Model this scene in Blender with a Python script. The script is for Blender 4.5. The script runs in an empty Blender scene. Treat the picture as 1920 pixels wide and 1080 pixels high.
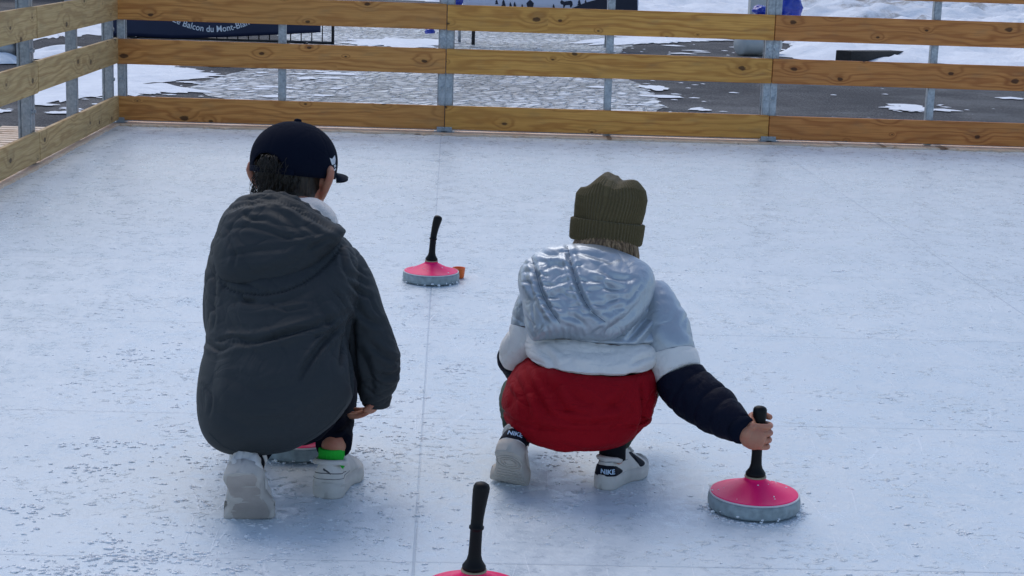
import bpy, bmesh, math, random
import numpy as np
from mathutils import Vector, Matrix, noise
from mathutils.bvhtree import BVHTree

random.seed(7)
rng = np.random.default_rng(11)
scn = bpy.context.scene
COL = scn.collection
PI = math.pi

# ------------------------------------------------------------------ camera
F, PITCH, ROLL, H = 3200.1, 0.20218, 0.03287, 1.18815
c_, s_ = math.cos(PITCH), math.sin(PITCH)
FW = np.array([0, c_, -s_]); RT = np.array([1., 0, 0]); UP = np.array([0, s_, c_])
cr, sr = math.cos(ROLL), math.sin(ROLL)
R2 = cr * RT + sr * UP
U2 = -sr * RT + cr * UP
CAM = np.array([0, 0, H])
cd = bpy.data.cameras.new('camera'); cam = bpy.data.objects.new('camera', cd); COL.objects.link(cam)
cd.sensor_width = 36; cd.lens = F / 1920 * 36; cd.clip_start = .05; cd.clip_end = 2000
m = Matrix.Identity(4)
for i in range(3):
    m[i][0], m[i][1], m[i][2], m[i][3] = R2[i], U2[i], -FW[i], CAM[i]
cam.matrix_world = m
scn.camera = cam


def ray(px, py):
    return F * FW + (px - 960) * R2 - (py - 540) * U2


def W(px, py, Y):
    "point seen at a photo pixel at distance Y"
    d = ray(px, py)
    return CAM + d * (Y / d[1])


def G(px, py, z=0.):
    d = ray(px, py)
    return CAM + d * ((z - H) / d[2])


def proj(V):
    d = V - CAM
    z = d @ FW
    return np.stack([960 + F * (d @ R2) / z, 540 - F * (d @ U2) / z], 1)


# ------------------------------------------------------------------ node helpers
class NT:
    def __init__(s, name):
        s.m = bpy.data.materials.new(name); s.m.use_nodes = True
        s.t = s.m.node_tree; s.n = s.t.nodes
        s.b = s.n['Principled BSDF']

    def link(s, a, b): s.t.links.new(a, b)

    def add(s, typ, **k):
        n = s.n.new(typ)
        for a, v in k.items(): setattr(n, a, v)
        return n

    def put(s, inp, v):
        if hasattr(v, 'is_output') or isinstance(v, bpy.types.NodeSocket): s.link(v, inp)
        else: inp.default_value = v

    def math(s, op, a, b=None, c=None, clamp=False):
        n = s.add('ShaderNodeMath', operation=op, use_clamp=clamp)
        for i, v in enumerate((a, b, c)):
            if v is not None: s.put(n.inputs[i], v)
        return n.outputs[0]

    def coord(s, kind='Object', scale=(1, 1, 1), rot=(0, 0, 0), loc=(0, 0, 0)):
        tc = s.add('ShaderNodeTexCoord'); mp = s.add('ShaderNodeMapping')
        mp.inputs['Scale'].default_value = scale; mp.inputs['Rotation'].default_value = rot
        mp.inputs['Location'].default_value = loc
        s.link(tc.outputs[kind], mp.inputs[0]); return mp.outputs[0]

    def noise(s, vec, scale, detail=4, rough=.55, dist=0, dim='3D'):
        n = s.add('ShaderNodeTexNoise', noise_dimensions=dim)
        n.inputs['Scale'].default_value = scale; n.inputs['Detail'].default_value = detail
        n.inputs['Roughness'].default_value = rough; n.inputs['Distortion'].default_value = dist
        if vec is not None: s.link(vec, n.inputs['Vector'])
        return n.outputs['Fac']

    def voro(s, vec, scale, feature='F1', rand=1, out='Distance', dim='3D'):
        n = s.add('ShaderNodeTexVoronoi', feature=feature, voronoi_dimensions=dim)
        n.inputs['Scale'].default_value = scale; n.inputs['Randomness'].default_value = rand
        if vec is not None: s.link(vec, n.inputs['Vector'])
        return n.outputs[out]

    def ss(s, v, a, b, lo=0., hi=1.):
        n = s.add('ShaderNodeMapRange', interpolation_type='SMOOTHSTEP')
        s.put(n.inputs['Value'], v); n.inputs['From Min'].default_value = a; n.inputs['From Max'].default_value = b
        n.inputs['To Min'].default_value = lo; n.inputs['To Max'].default_value = hi
        return n.outputs[0]

    def mix(s, f, a, b, mode='MIX'):
        n = s.add('ShaderNodeMix', data_type='RGBA', blend_type=mode)
        s.put(n.inputs[0], f)
        for i, v in ((6, a), (7, b)):
            if isinstance(v, (tuple, list)): v = tuple(v) + ((1,) if len(v) == 3 else ())
            s.put(n.inputs[i], v)
        return n.outputs[2]

    def bump(s, h, strength, dist, prev=None):
        n = s.add('ShaderNodeBump'); n.inputs['Strength'].default_value = strength; n.inputs['Distance'].default_value = dist
        s.link(h, n.inputs['Height'])
        if prev is not None: s.link(prev, n.inputs['Normal'])
        return n.outputs[0]

    def fin(s, color=None, rough=None, normal=None, metal=0, spec=.5, **k):
        b = s.b
        if color is not None:
            if isinstance(color, (tuple, list)): color = tuple(color)[:3] + (1,)
            s.put(b.inputs['Base Color'], color)
        if rough is not None: s.put(b.inputs['Roughness'], rough)
        if normal is not None: s.link(normal, b.inputs['Normal'])
        b.inputs['Metallic'].default_value = metal
        b.inputs['Specular IOR Level'].default_value = spec
        for a, v in k.items(): b.inputs[a.replace('_', ' ')].default_value = v
        return s.m


def plain(name, col, rough=.6, var=.15, nscale=40, bump=.1, bdist=.002, metal=0, spec=.5, detail=4, **k):
    t = NT(name); v = t.coord()
    n = t.noise(v, nscale, detail)
    lo = tuple(x * (1 - var) for x in col); hi = tuple(min(1, x * (1 + var)) for x in col)
    return t.fin(t.mix(n, lo, hi), rough, t.bump(n, bump, bdist), metal, spec, **k)


# ------------------------------------------------------------------ mesh helpers
class MB:
    def __init__(s): s.v = []; s.f = []

    def add(s, v, f):
        o = len(s.v)
        s.v.extend([tuple(map(float, p)) for p in v]); s.f.extend([tuple(i + o for i in q) for q in f])
        return s

    def grid(s, rows, closed=True, caps=(False, False)):
        n = len(rows[0]); v = [p for r in rows for p in r]; f = []
        for i in range(len(rows) - 1):
            for j in range(n if closed else n - 1):
                k = (j + 1) % n
                f.append((i * n + j, i * n + k, (i + 1) * n + k, (i + 1) * n + j))
        if caps[0]: f.append(tuple(range(n))[::-1])
        if caps[1]: f.append(tuple((len(rows) - 1) * n + j for j in range(n)))
        return s.add(v, f)

    def box(s, c, d, R=None, bev=0):
        bm = bmesh.new(); bmesh.ops.create_cube(bm, size=1)
        bmesh.ops.scale(bm, vec=d, verts=bm.verts)
        if bev: bmesh.ops.bevel(bm, geom=bm.edges[:], offset=bev, segments=2, affect='EDGES', profile=.7)
        if R is not None: bmesh.ops.transform(bm, matrix=R, verts=bm.verts)
        bm.verts.index_update()
        v = [p.co + Vector(c) for p in bm.verts]; f = [[q.index for q in g.verts] for g in bm.faces]
        bm.free(); return s.add(v, f)

    def ellipsoid(s, c, r, R=None, n=20):
        rows = []
        for i in range(n + 1):
            a = -PI / 2 + PI * i / n
            ca = max(math.cos(a), 1e-3)
            rows.append([np.array([r[0] * ca * math.cos(b), r[1] * ca * math.sin(b), r[2] * math.sin(a)]) for b in np.linspace(0, 2 * PI, 2 * n, endpoint=False)])
        if R is not None: rows = [[R @ p for p in q] for q in rows]
        return s.grid([[p + np.array(c) for p in q] for q in rows], caps=(True, True))

    def tube(s, path, rad, n=18, flat=(1, 1), caps=(True, True), up=(0, 0, 1)):
        "round tube along points; rad per point; hemispherical or flat ends"
        P = [np.array(p, float) for p in path]; rad = list(rad)
        T = []
        for i in range(len(P)):
            t = P[min(i + 1, len(P) - 1)] - P[max(i - 1, 0)]; T.append(t / (np.linalg.norm(t) + 1e-12))
        u = np.array(up, float); u = u - (u @ T[0]) * T[0]
        if np.linalg.norm(u) < 1e-3: u = np.array([0, 1., 0]); u = u - (u @ T[0]) * T[0]
        u /= np.linalg.norm(u)
        rows = []

        def ring(c, t, u, r):
            w = np.cross(t, u)
            return [c + r * (math.cos(a) * u * flat[0] + math.sin(a) * w * flat[1]) for a in np.linspace(0, 2 * PI, n, endpoint=False)]
        us = []
        for i in range(len(P)):
            u = u - (u @ T[i]) * T[i]; u /= np.linalg.norm(u); us.append(u)
        if caps[0]:
            for a in (80, 60, 40, 20):
                a = math.radians(a); rows.append(ring(P[0] - T[0] * rad[0] * math.sin(a), T[0], us[0], rad[0] * math.cos(a)))
        for i in range(len(P)): rows.append(ring(P[i], T[i], us[i], rad[i]))
        if caps[1]:
            for a in (20, 40, 60, 80):
                a = math.radians(a); rows.append(ring(P[-1] + T[-1] * rad[-1] * math.sin(a), T[-1], us[-1], rad[-1] * math.cos(a)))
        return s.grid(rows, caps=(True, True))

    def lathe(s, prof, n=64, M=None, caps=(True, True)):
        rows = [[np.array([r * math.cos(a), r * math.sin(a), z]) for a in np.linspace(0, 2 * PI, n, endpoint=False)] for r, z in prof]
        return s.grid(rows, caps=caps)

    def mesh(s, name='m'):
        me = bpy.data.meshes.new(name); me.from_pydata(s.v, [], s.f); me.update()
        bm = bmesh.new(); bm.from_mesh(me); bmesh.ops.recalc_face_normals(bm, faces=bm.faces); bm.to_mesh(me); bm.free()
        return me

    def build(s, name, mat, parent=None, smooth=True, sub=0):
        return link(name, s.mesh(name), mat, parent, smooth, sub)


def link(name, me, mat, parent=None, smooth=True, sub=0, loc=None):
    me.name = name
    o = bpy.data.objects.new(name, me); COL.objects.link(o)
    if mat is not None:
        me.materials.clear(); me.materials.append(mat)
    if smooth: me.polygons.foreach_set('use_smooth', [True] * len(me.polygons))
    if sub:
        md = o.modifiers.new('sub', 'SUBSURF'); md.levels = md.render_levels = sub
    if parent is not None: attach(o, parent)
    return o


def attach(o, parent):
    "parent without moving: all meshes are authored in world space"
    o.parent = parent
    w = root_matrix(parent)
    o.matrix_parent_inverse = w.inverted()


def root_matrix(o):
    M = o.matrix_basis.copy()
    if o.parent: M = root_matrix(o.parent) @ o.matrix_parent_inverse @ M
    return M


def tag(o, label=None, cat=None, group=None, kind=None):
    for k, v in (('label', label), ('category', cat), ('group', group), ('kind', kind)):
        if v: o[k] = v
    return o


def empty(name, loc, label=None, cat=None, group=None):
    o = bpy.data.objects.new(name, None); COL.objects.link(o)
    o.location = tuple(map(float, loc)); o.empty_display_size = .1
    return tag(o, label, cat, group)


def remesh(mb, voxel, smooth=4, fac=.5):
    me = mb.mesh('tmp'); o = bpy.data.objects.new('tmp', me); COL.objects.link(o)
    r = o.modifiers.new('r', 'REMESH'); r.mode = 'VOXEL'; r.voxel_size = voxel
    if smooth:
        k = o.modifiers.new('s', 'SMOOTH'); k.iterations = smooth; k.factor = fac
    dg = bpy.context.evaluated_depsgraph_get()
    out = bpy.data.meshes.new_from_object(o.evaluated_get(dg))
    bpy.data.objects.remove(o); bpy.data.meshes.remove(me)
    return out


def vget(me):
    a = np.empty(len(me.vertices) * 3); me.vertices.foreach_get('co', a)
    b = np.empty(len(me.vertices) * 3); me.vertices.foreach_get('normal', b)
    return a.reshape(-1, 3), b.reshape(-1, 3)


def vset(me, v):
    me.vertices.foreach_set('co', np.asarray(v, float).ravel()); me.update()


def spline(pts, n, closed=False):
    P = np.array(pts, float); N = len(P)
    if not closed: Q = np.vstack([2 * P[0] - P[1], P, 2 * P[-1] - P[-2]]); seg = N - 1
    else: Q = np.vstack([P[-1], P, P[0], P[1]]); seg = N
    out = []
    for t in np.linspace(0, seg, n * 4, endpoint=not closed):
        i = min(int(t), seg - 1); u = t - i
        a, b, c, d = Q[i], Q[i + 1], Q[i + 2], Q[i + 3]
        out.append(.5 * (2 * b + (c - a) * u + (2 * a - 5 * b + 4 * c - d) * u * u + (3 * b - a - 3 * c + d) * u ** 3))
    out = np.array(out)
    if closed: out = np.vstack([out, out[:1]])
    L = np.concatenate([[0], np.cumsum(np.linalg.norm(np.diff(out, axis=0), axis=1))])
    s = np.linspace(0, L[-1], n, endpoint=not closed)
    return np.stack([np.interp(s, L, out[:, k]) for k in range(P.shape[1])], 1)


def crease(me, lines, noise_amp=0, nscale=8, crinkle=0, cs=(9, 9, 14), sharp=True):
    "fold lines on the cloth: (points, width px, depth m, ridge m)"
    v, nrm = vget(me)
    q = proj(v)
    face = ((v - CAM) * nrm).sum(1) < 0
    disp = np.zeros(len(v))
    for pts, w, dep, rid in lines:
        L = spline(pts, 40) if len(pts) > 2 else np.linspace(pts[0], pts[1], 40)
        box = face & (q[:, 0] > L[:, 0].min() - 5 * w) & (q[:, 0] < L[:, 0].max() + 5 * w) & (q[:, 1] > L[:, 1].min() - 5 * w) & (q[:, 1] < L[:, 1].max() + 5 * w)
        idx = np.where(box)[0]
        if not len(idx): continue
        D = np.linalg.norm(q[idx][:, None] - L[None], axis=2)
        k = D.argmin(1); d = D[np.arange(len(idx)), k]; t = k / 39.
        fade = np.sin(PI * np.clip(t, .02, .98)) ** .5
        fade = np.where((k == 0) | (k == 39), 0.15, fade)
        disp[idx] += fade * (-dep * (np.exp(-np.abs(d) / (.75 * w)) if sharp else np.exp(-(d / w) ** 2)) + rid * np.exp(-((d - 2.0 * w) / (1.1 * w)) ** 2))
    if noise_amp:
        disp += noise_amp * np.array([noise.noise(Vector(p) * nscale) + .5 * noise.noise(Vector(p) * nscale * 2.3) for p in v])
    if crinkle:
        out = np.empty(len(v)); k = Vector(cs)
        for i, p in enumerate(v):
            q = Vector((p[0] * k.x, p[1] * k.y, p[2] * k.z))
            q += .35 * Vector((noise.noise(q * .7), noise.noise(q * .7 + Vector((7, 0, 0))), noise.noise(q * .7 + Vector((0, 7, 0)))))
            a = 1 - abs(noise.noise(q)); b_ = 1 - abs(noise.noise(q * 2.1 + Vector((3, 1, 4))))
            mk = min(1, max(0, .45 + 1.6 * noise.noise(q * .35 + Vector((11, 5, 2)))))
            out[i] = -mk * (a ** 9 + .55 * b_ ** 10)
        disp += crinkle * out
    vset(me, v + nrm * disp[:, None])
    return me


def pillow(outline, center, Yf, tf, tb, NR=36, NTH=160, pw=2.0, ex=.5):
    "cushion-like body with a rounded cross-section: Yf gives the depth of its rim plane"
    O = spline(outline, NTH, True); c = np.array(center, float)
    mb = MB()
    fr, bk = [], []
    for r in np.sin(np.linspace(0.02, 1, NR) * PI / 2):
        h = max(0, 1 - r ** pw) ** ex
        a, b = [], []
        for p in O:
            q = c + (p - c) * r; Y = Yf(q[0], q[1])
            a.append(W(q[0], q[1], Y - tf * h)); b.append(W(q[0], q[1], Y + tb * h))
        fr.append(a); bk.append(b)
    mb.grid(fr + bk[::-1][1:], caps=(True, True))
    return mb


def bvh(o):
    me = o.data
    return BVHTree.FromPolygons([v.co for v in me.vertices], [p.vertices for p in me.polygons])


def hit(tree, px, py, off=.001, default=None):
    d = ray(px, py); d = d / np.linalg.norm(d)
    l, n, i, dist = tree.ray_cast(Vector(CAM), Vector(d))
    if l is None: return default
    if n.dot(Vector(d)) > 0: n = -n
    return np.array(l) + np.array(n) * off


def decal(name, tree, polys, mat, parent, off=.001, thick=.0012):
    "thin stitched or printed pieces laid onto a surface"
    mb = MB()
    for poly in polys:
        bm = bmesh.new()
        vs = [bm.verts.new((x, y, 0)) for x, y in poly]
        bm.faces.new(vs)
        bmesh.ops.triangulate(bm, faces=bm.faces[:])
        bm.verts.index_update()
        P = [v.co.copy() for v in bm.verts]; Fc = [[v.index for v in f.verts] for f in bm.faces]; bm.free()
        Q = [hit(tree, p.x, p.y, off) for p in P]
        if any(q is None for q in Q): continue
        mb.add(Q, Fc)
    if not mb.v: return None
    o = mb.build(name, mat, parent, smooth=False)
    return o


def text_mesh(s, size=1, bold=0.0):
    cu = bpy.data.curves.new('t', 'FONT'); cu.body = s; cu.size = size; cu.align_x = 'CENTER'; cu.offset = bold
    cu.resolution_u = 3
    o = bpy.data.objects.new('t', cu); COL.objects.link(o)
    dg = bpy.context.evaluated_depsgraph_get()
    me = bpy.data.meshes.new_from_object(o.evaluated_get(dg))
    v = np.array([p.co[:] for p in me.vertices]); f = [tuple(p.vertices) for p in me.polygons]
    bpy.data.objects.remove(o); bpy.data.curves.remove(cu); bpy.data.meshes.remove(me)
    return v, f


def text_on(name, tree, s, c, ex, ey, mat, parent, off=.0012, bold=.02):
    "lettering on a surface: c = middle of the baseline, ex/ey = em vectors in the view"
    v, f = text_mesh(s, 1, bold)
    Q = []
    for p in v:
        x = c[0] + p[0] * ex[0] + p[1] * ey[0]; y = c[1] + p[0] * ex[1] + p[1] * ey[1]
        q = hit(tree, x, y, off)
        if q is None: return None
        Q.append(q)
    return MB().add(Q, f).build(name, mat, parent, smooth=False)


# ------------------------------------------------------------------ materials
def wood_mat(name, light, dark, knot, seed, grey=0.0):
    t = NT(name)
    tc = t.add('ShaderNodeTexCoord'); oi = t.add('ShaderNodeObjectInfo')
    sp = t.add('ShaderNodeSeparateXYZ'); t.link(tc.outputs['Object'], sp.inputs[0])
    r = t.math('MULTIPLY', oi.outputs['Random'], 61.7)
    x = t.math('ADD', sp.outputs[0], t.math('ADD', r, seed)); z = t.math('ADD', sp.outputs[2], t.math('MULTIPLY', r, 3.1))

    def vec(sx, sz):
        c = t.add('ShaderNodeCombineXYZ'); t.link(t.math('MULTIPLY', x, sx), c.inputs[0]); t.link(t.math('MULTIPLY', z, sz), c.inputs[1])
        t.link(t.math('MULTIPLY', sp.outputs[1], 3), c.inputs[2]); return c.outputs[0]
    kv = vec(3.1, 5.4)
    kd = t.voro(kv, 1, rand=1, dim='2D'); kc = t.voro(kv, 1, out='Color', rand=1, dim='2D')
    ks = t.add('ShaderNodeSeparateColor'); t.link(kc, ks.inputs[0])
    kd = t.math('DIVIDE', kd, t.math('MULTIPLY_ADD', ks.outputs[0], 1.1, .25))
    wob = t.noise(vec(30, 60), 1, 2)
    kd2 = t.math('ADD', kd, t.math('MULTIPLY', t.math('SUBTRACT', wob, .5), .06))
    core = t.ss(kd2, .045, .075, 1, 0)
    halo = t.ss(kd, .04, .34, 1, 0)
    warp = t.noise(vec(1.3, 7), 1, 3)
    g = t.math('ADD', t.math('MULTIPLY', z, 130), t.math('ADD', t.math('MULTIPLY', warp, 34), t.math('MULTIPLY', halo, 8)))
    band = t.math('MULTIPLY_ADD', t.math('SINE', g), .5, .5)
    band = t.math('POWER', band, 2.2)
    fine = t.noise(vec(4, 160), 1, 3)
    big = t.noise(vec(1.1, 5), 1, 2)
    col = t.mix(t.math('MULTIPLY', band, t.math('MULTIPLY_ADD', halo, .2, .75)), light, dark)
    col = t.mix(t.ss(fine, .35, .7, 0, .5), col, dark)
    col = t.mix(t.ss(big, .35, .7, .0, .45), col, tuple(a * .72 for a in light))
    col = t.mix(t.math('MULTIPLY', halo, .18), col, tuple((a + b) * .5 for a, b in zip(dark, knot)))
    col = t.mix(t.math('MULTIPLY', core, .85), col, knot)
    grime = t.noise(t.coord('Object', (3, 3, 9)), 2, 5)
    col = t.mix(t.ss(grime, .5, .8, 0, .25), col, (.20, .15, .09))
    bp = t.bump(fine, .25, .002); bp = t.bump(band, .12, .001, bp)
    return t.fin(col, t.ss(fine, .3, .7, .55, .8), bp, spec=.35)


WOODS = [wood_mat('pine_honey', (.75, .355, .100), (.44, .16, .040), (.045, .02, .009), 3.3),
         wood_mat('pine_yellow', (.80, .405, .095), (.48, .185, .038), (.055, .022, .009), 17.9),
         wood_mat('pine_brown', (.70, .29, .080), (.40, .125, .032), (.045, .018, .008), 41.2),
         wood_mat('pine_pale', (.64, .44, .20), (.40, .23, .085), (.07, .035, .017), 77.7)]
PLANK = wood_mat('raw_pine', (.84, .66, .50), (.68, .47, .31), (.2, .1, .05), 5.5)
DARKWOOD = plain('tarred_timber', (.03, .026, .023), .8, .5, 30, .6, .01)
BARK = plain('bark', (.05, .036, .026), .9, .5, 20, .9, .02)


def galvanised():
    t = NT('galvanised_steel'); v = t.coord()
    a = t.voro(v, 90, out='Color'); s = t.add('ShaderNodeSeparateColor'); t.link(a, s.inputs[0])
    n = t.noise(v, 14, 4)
    col = t.mix(s.outputs[0], (.33, .37, .41), (.46, .50, .54))
    col = t.mix(t.ss(n, .45, .7, 0, .5), col, (.24, .26, .28))
    return t.fin(col, t.ss(s.outputs[1], 0, 1, .42, .62), t.bump(n, .1, .001), metal=.75)


GALV = galvanised()


def ice_mat():
    t = NT('rink_ice')
    v = t.coord('Object')
    rot = t.coord('Object', (1, 1, 1), (0, 0, -.040))
    sp = t.add('ShaderNodeSeparateXYZ'); t.link(rot, sp.inputs[0])
    du = t.math('PINGPONG', t.math('ADD', sp.outputs[0], .047 + 40), 1.0)
    dv = t.math('PINGPONG', t.math('ADD', sp.outputs[1], -4.136 + 40.2), .5025)
    wig = t.noise(v, 60, 2)
    n_seam = t.noise(v, 2.2, 3)
    wd = t.math('MULTIPLY_ADD', wig, .0022, -.0016)
    seam_u = t.ss(t.math('ADD', du, wd), .0005, .0034, 1, 0)
    seam_v = t.math('MULTIPLY', t.ss(t.math('ADD', dv, wd), .0005, .0034, 1, 0), t.ss(n_seam, .30, .5))
    seam = t.math('MAXIMUM', t.math('MULTIPLY', seam_u, t.ss(n_seam, .2, .5, .5, 1)), seam_v)
    # frost
    n1 = t.noise(v, 3.2, 4, .6)
    n2 = t.noise(v, 38, 6, .65, .6)
    n3 = t.noise(v, 150, 4, .6)
    n4 = t.noise(t.coord('Object', (1, .8, 1)), 11, 5, .66, .4)
    # scratches made by skates and shoes
    scr = None
    for k, (ang, sx, sy, sc) in enumerate(((.5, 1, .10, 9), (-.9, 1, .08, 7))):
        w1 = t.voro(t.coord('Object', (sx, sy, 1), (0, 0, ang), (k * 3.1, k, 0)), sc, 'DISTANCE_TO_EDGE', dim='2D')
        l = t.ss(w1, .0, .012, 1, 0)
        l = t.math('MULTIPLY', l, t.ss(t.noise(t.coord('Object', loc=(k * 5, 2, 0)), 4.2, 3), .5, .62))
        scr = l if scr is None else t.math('MAXIMUM', scr, l)
    frost = t.math('MULTIPLY_ADD', n2, .5, t.math('MULTIPLY', n4, .5))
    f1 = t.ss(frost, .36, .66)
    col = t.mix(f1, (.565, .645, .695), (.71, .765, .79))
    col = t.mix(t.ss(n1, .40, .66, 0, .5), col, (.73, .78, .805))
    col = t.mix(t.math('MULTIPLY', scr, .55), col, (.90, .925, .95))
    col = t.mix(t.ss(n3, .54, .72, 0, .4), col, (.86, .89, .91))
    col = t.mix(t.math('MULTIPLY', seam, .6), col, (.33, .40, .48))
    # each laid panel has its own tone
    fl_u = t.math('FLOOR', t.math('DIVIDE', t.math('ADD', sp.outputs[0], .047), 2.0)); fl_v = t.math('FLOOR', t.math('DIVIDE', t.math('ADD', sp.outputs[1], -4.136), 1.005))
    cc = t.add('ShaderNodeCombineXYZ'); t.link(fl_u, cc.inputs[0]); t.link(fl_v, cc.inputs[1])
    wn = t.add('ShaderNodeTexWhiteNoise', noise_dimensions='2D'); t.link(cc.outputs[0], wn.inputs['Vector'])
    col = t.mix(t.math('MULTIPLY', wn.outputs['Value'], .30), col, (.55, .64, .71))
    # frosty shavings raised on the sheet
    sh = t.ss(n2, .50, .78); sh2 = t.ss(n4, .52, .70)
    lump = t.math('MULTIPLY', t.ss(t.noise(t.coord('Object', (1, 1.25, 1)), 34, 3, .6, .5), .55, .72), t.ss(t.noise(t.coord('Object', loc=(4, 7, 0)), 3.2, 5, .65), .47, .60))
    h = t.math('ADD', t.math('MULTIPLY', sh, .6), t.math('MULTIPLY', sh2, .8))
    bp = t.bump(h, .26, .0045)
    bp = t.bump(lump, .6, .009, bp)
    bp = t.bump(n3, .30, .002, bp)
    bp = t.bump(scr, .4, .001, bp)
    bp = t.bump(t.math('SUBTRACT', 1, seam), .5, .002, bp)
    rough = t.ss(frost, .38, .62, .22, .55)
    return t.fin(col, rough, bp, spec=.45)


ICE = ice_mat()


def snow_mat(name, col=(.86, .89, .93), dirt=0., dcol=(.30, .29, .28), ds=.8, bdist=.05):
    t = NT(name); v = t.coord()
    a = t.noise(v, 1.4, 6, .62); b = t.noise(v, 9, 5, .6); d = t.noise(t.coord(loc=(9, 4, 2)), ds, 8, .7)
    c = t.mix(t.ss(b, .35, .7, 0, .35), col, tuple(x * .84 for x in col))
    if dirt: c = t.mix(t.ss(d, .62 - dirt * .3, .70 - dirt * .2), c, dcol)
    bp = t.bump(a, .6, bdist * 2); bp = t.bump(b, .6, bdist * .5, bp)
    return t.fin(c, .75, bp, spec=.25)


SNOW = snow_mat('snow')
SNOWD = snow_mat('snow_dirty', (.78, .82, .87), .42, (.36, .35, .34), .55)
CRUMB = plain('ice_crumb', (.86, .89, .92), .7, .06, 120, .7, .003, spec=.2, Subsurface_Weight=.5, Subsurface_Scale=.006, Subsurface_Radius=(1, 1, 1))


def asphalt_mat():
    t = NT('asphalt'); v = t.coord()
    a = t.noise(v, 60, 6, .7); b = t.noise(v, 1.1, 5, .6); w = t.noise(t.coord(loc=(3, 8, 0)), .7, 7, .7)
    sm = t.noise(t.coord(scale=(1, 1.0, 1), loc=(5, 5, 1)), 5.5, 7, .7)
    c = t.mix(t.ss(a, .35, .68), (.024, .024, .028), (.16, .16, .165))
    c = t.mix(t.ss(b, .38, .66, 0, .6), c, (.055, .055, .06))
    c = t.mix(t.ss(sm, .66, .72, 0, .8), c, (.72, .76, .81))
    bp = t.bump(a, .8, .012)
    return t.fin(c, t.ss(w, .35, .6, .6, .95), bp, spec=.18)


ASPH = asphalt_mat()


def cobble_mat():
    t = NT('cobbles'); wv = t.noise(t.coord(), 1.7, 3)
    tc = t.add('ShaderNodeTexCoord'); sp = t.add('ShaderNodeSeparateXYZ'); t.link(tc.outputs['Object'], sp.inputs[0])
    c = t.add('ShaderNodeCombineXYZ')
    t.link(t.math('ADD', sp.outputs[0], t.math('MULTIPLY', wv, .5)), c.inputs[0])
    t.link(t.math('ADD', t.math('MULTIPLY', sp.outputs[1], 1.0), t.math('MULTIPLY', wv, .9)), c.inputs[1])
    e = t.voro(c.outputs[0], 7.5, 'DISTANCE_TO_EDGE', .6, dim='2D')
    k = t.voro(c.outputs[0], 7.5, 'F1', .6, 'Color', dim='2D')
    s = t.add('ShaderNodeSeparateColor'); t.link(k, s.inputs[0])
    big = t.noise(t.coord(), .55, 5, .65); fine = t.noise(t.coord(), 7, 6, .7)
    joint = t.ss(e, .03, .14, 1, 0)
    stone = t.mix(s.outputs[0], (.11, .115, .12), (.55, .55, .54))
    snowy = t.math('ADD', t.math('MULTIPLY', big, .7), t.math('MULTIPLY', fine, .45))
    stone = t.mix(t.math('MULTIPLY', t.ss(snowy, .50, .66), t.ss(s.outputs[1], .15, .7, .2, .95)), stone, (.78, .81, .84))
    jc = t.mix(t.ss(fine, .45, .58), (.05, .052, .055), (.62, .66, .70))
    col = t.mix(joint, stone, jc)
    bp = t.bump(t.ss(e, .0, .25), .9, .05); bp = t.bump(fine, .5, .03, bp)
    return t.fin(col, t.ss(fine, .4, .6, .35, .75), bp, spec=.5)


COBB = cobble_mat()
NAVYCLOTH = plain('banner_navy', (.012, .020, .062), .55, .2, 6, .2, .01)
PALECLOTH = plain('banner_pale', (.66, .68, .80), .6, .08, 6, .2, .01)
INK = plain('banner_silhouette', (.010, .014, .034), .6, .1, 10, 0)
WHITEPRINT = plain('white_print', (.82, .84, .88), .6, .04, 20, 0)
BLACKSTEEL = plain('black_steel', (.02, .022, .025), .45, .2, 20, .1)
BLUEBAG = plain('blue_plastic', (.010, .035, .36), .25, .25, 12, .5, .02, spec=.6)
GREYPVC = plain('grey_plastic', (.46, .47, .46), .5, .15, 5, .1, .005)
PLASTER = plain('beige_plaster', (.52, .49, .45), .85, .08, 3, .2, .01)
RUBBER = plain('tyre_rubber', (.02, .02, .021), .75, .3, 30, .3, .004)
RIMSTEEL = plain('rim_steel', (.35, .36, .37), .4, .15, 10, .1, .003, metal=.8)

# ------------------------------------------------------------------ the setting
GZ = -.12


def sheet(name, pts, z, mat, n=None, kind='structure', label=None):
    v = [(p[0], p[1], z) for p in pts]
    o = MB().add(v, [tuple(range(len(v)))]).build(name, mat, None, smooth=False)
    return tag(o, label, kind=kind)


# ice sheet (rink floor)
ca, sa = math.cos(.0297), math.sin(.0297)
CX, CY = -2.4474, 10.4221


def fl(u, d=0.):   # along the back fence, d metres towards the camera
    return np.array([CX + u * ca + d * sa, CY + u * sa - d * ca])


ic = [fl(-.004, 0.028), fl(9.0, .028), fl(9.0, 12.), fl(-.004, 12.)]
sheet('ice_rink', ic, 0, ICE)
mb = MB()
mb.grid([[np.array([p[0], p[1], z]) for p in (fl(-.35, -.3), fl(9.3, -.3), fl(9.3, 12.3), fl(-.35, 12.3))] for z in (GZ - .3, -.055)], caps=(False, True))
tag(mb.build('rink_base', plain('rink_base_board', (.10, .10, .10), .8), smooth=False), kind='structure')
sheet('ground', [(-140, -60), (140, -60), (140, 160), (-140, 160)], GZ, ASPH)


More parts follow.
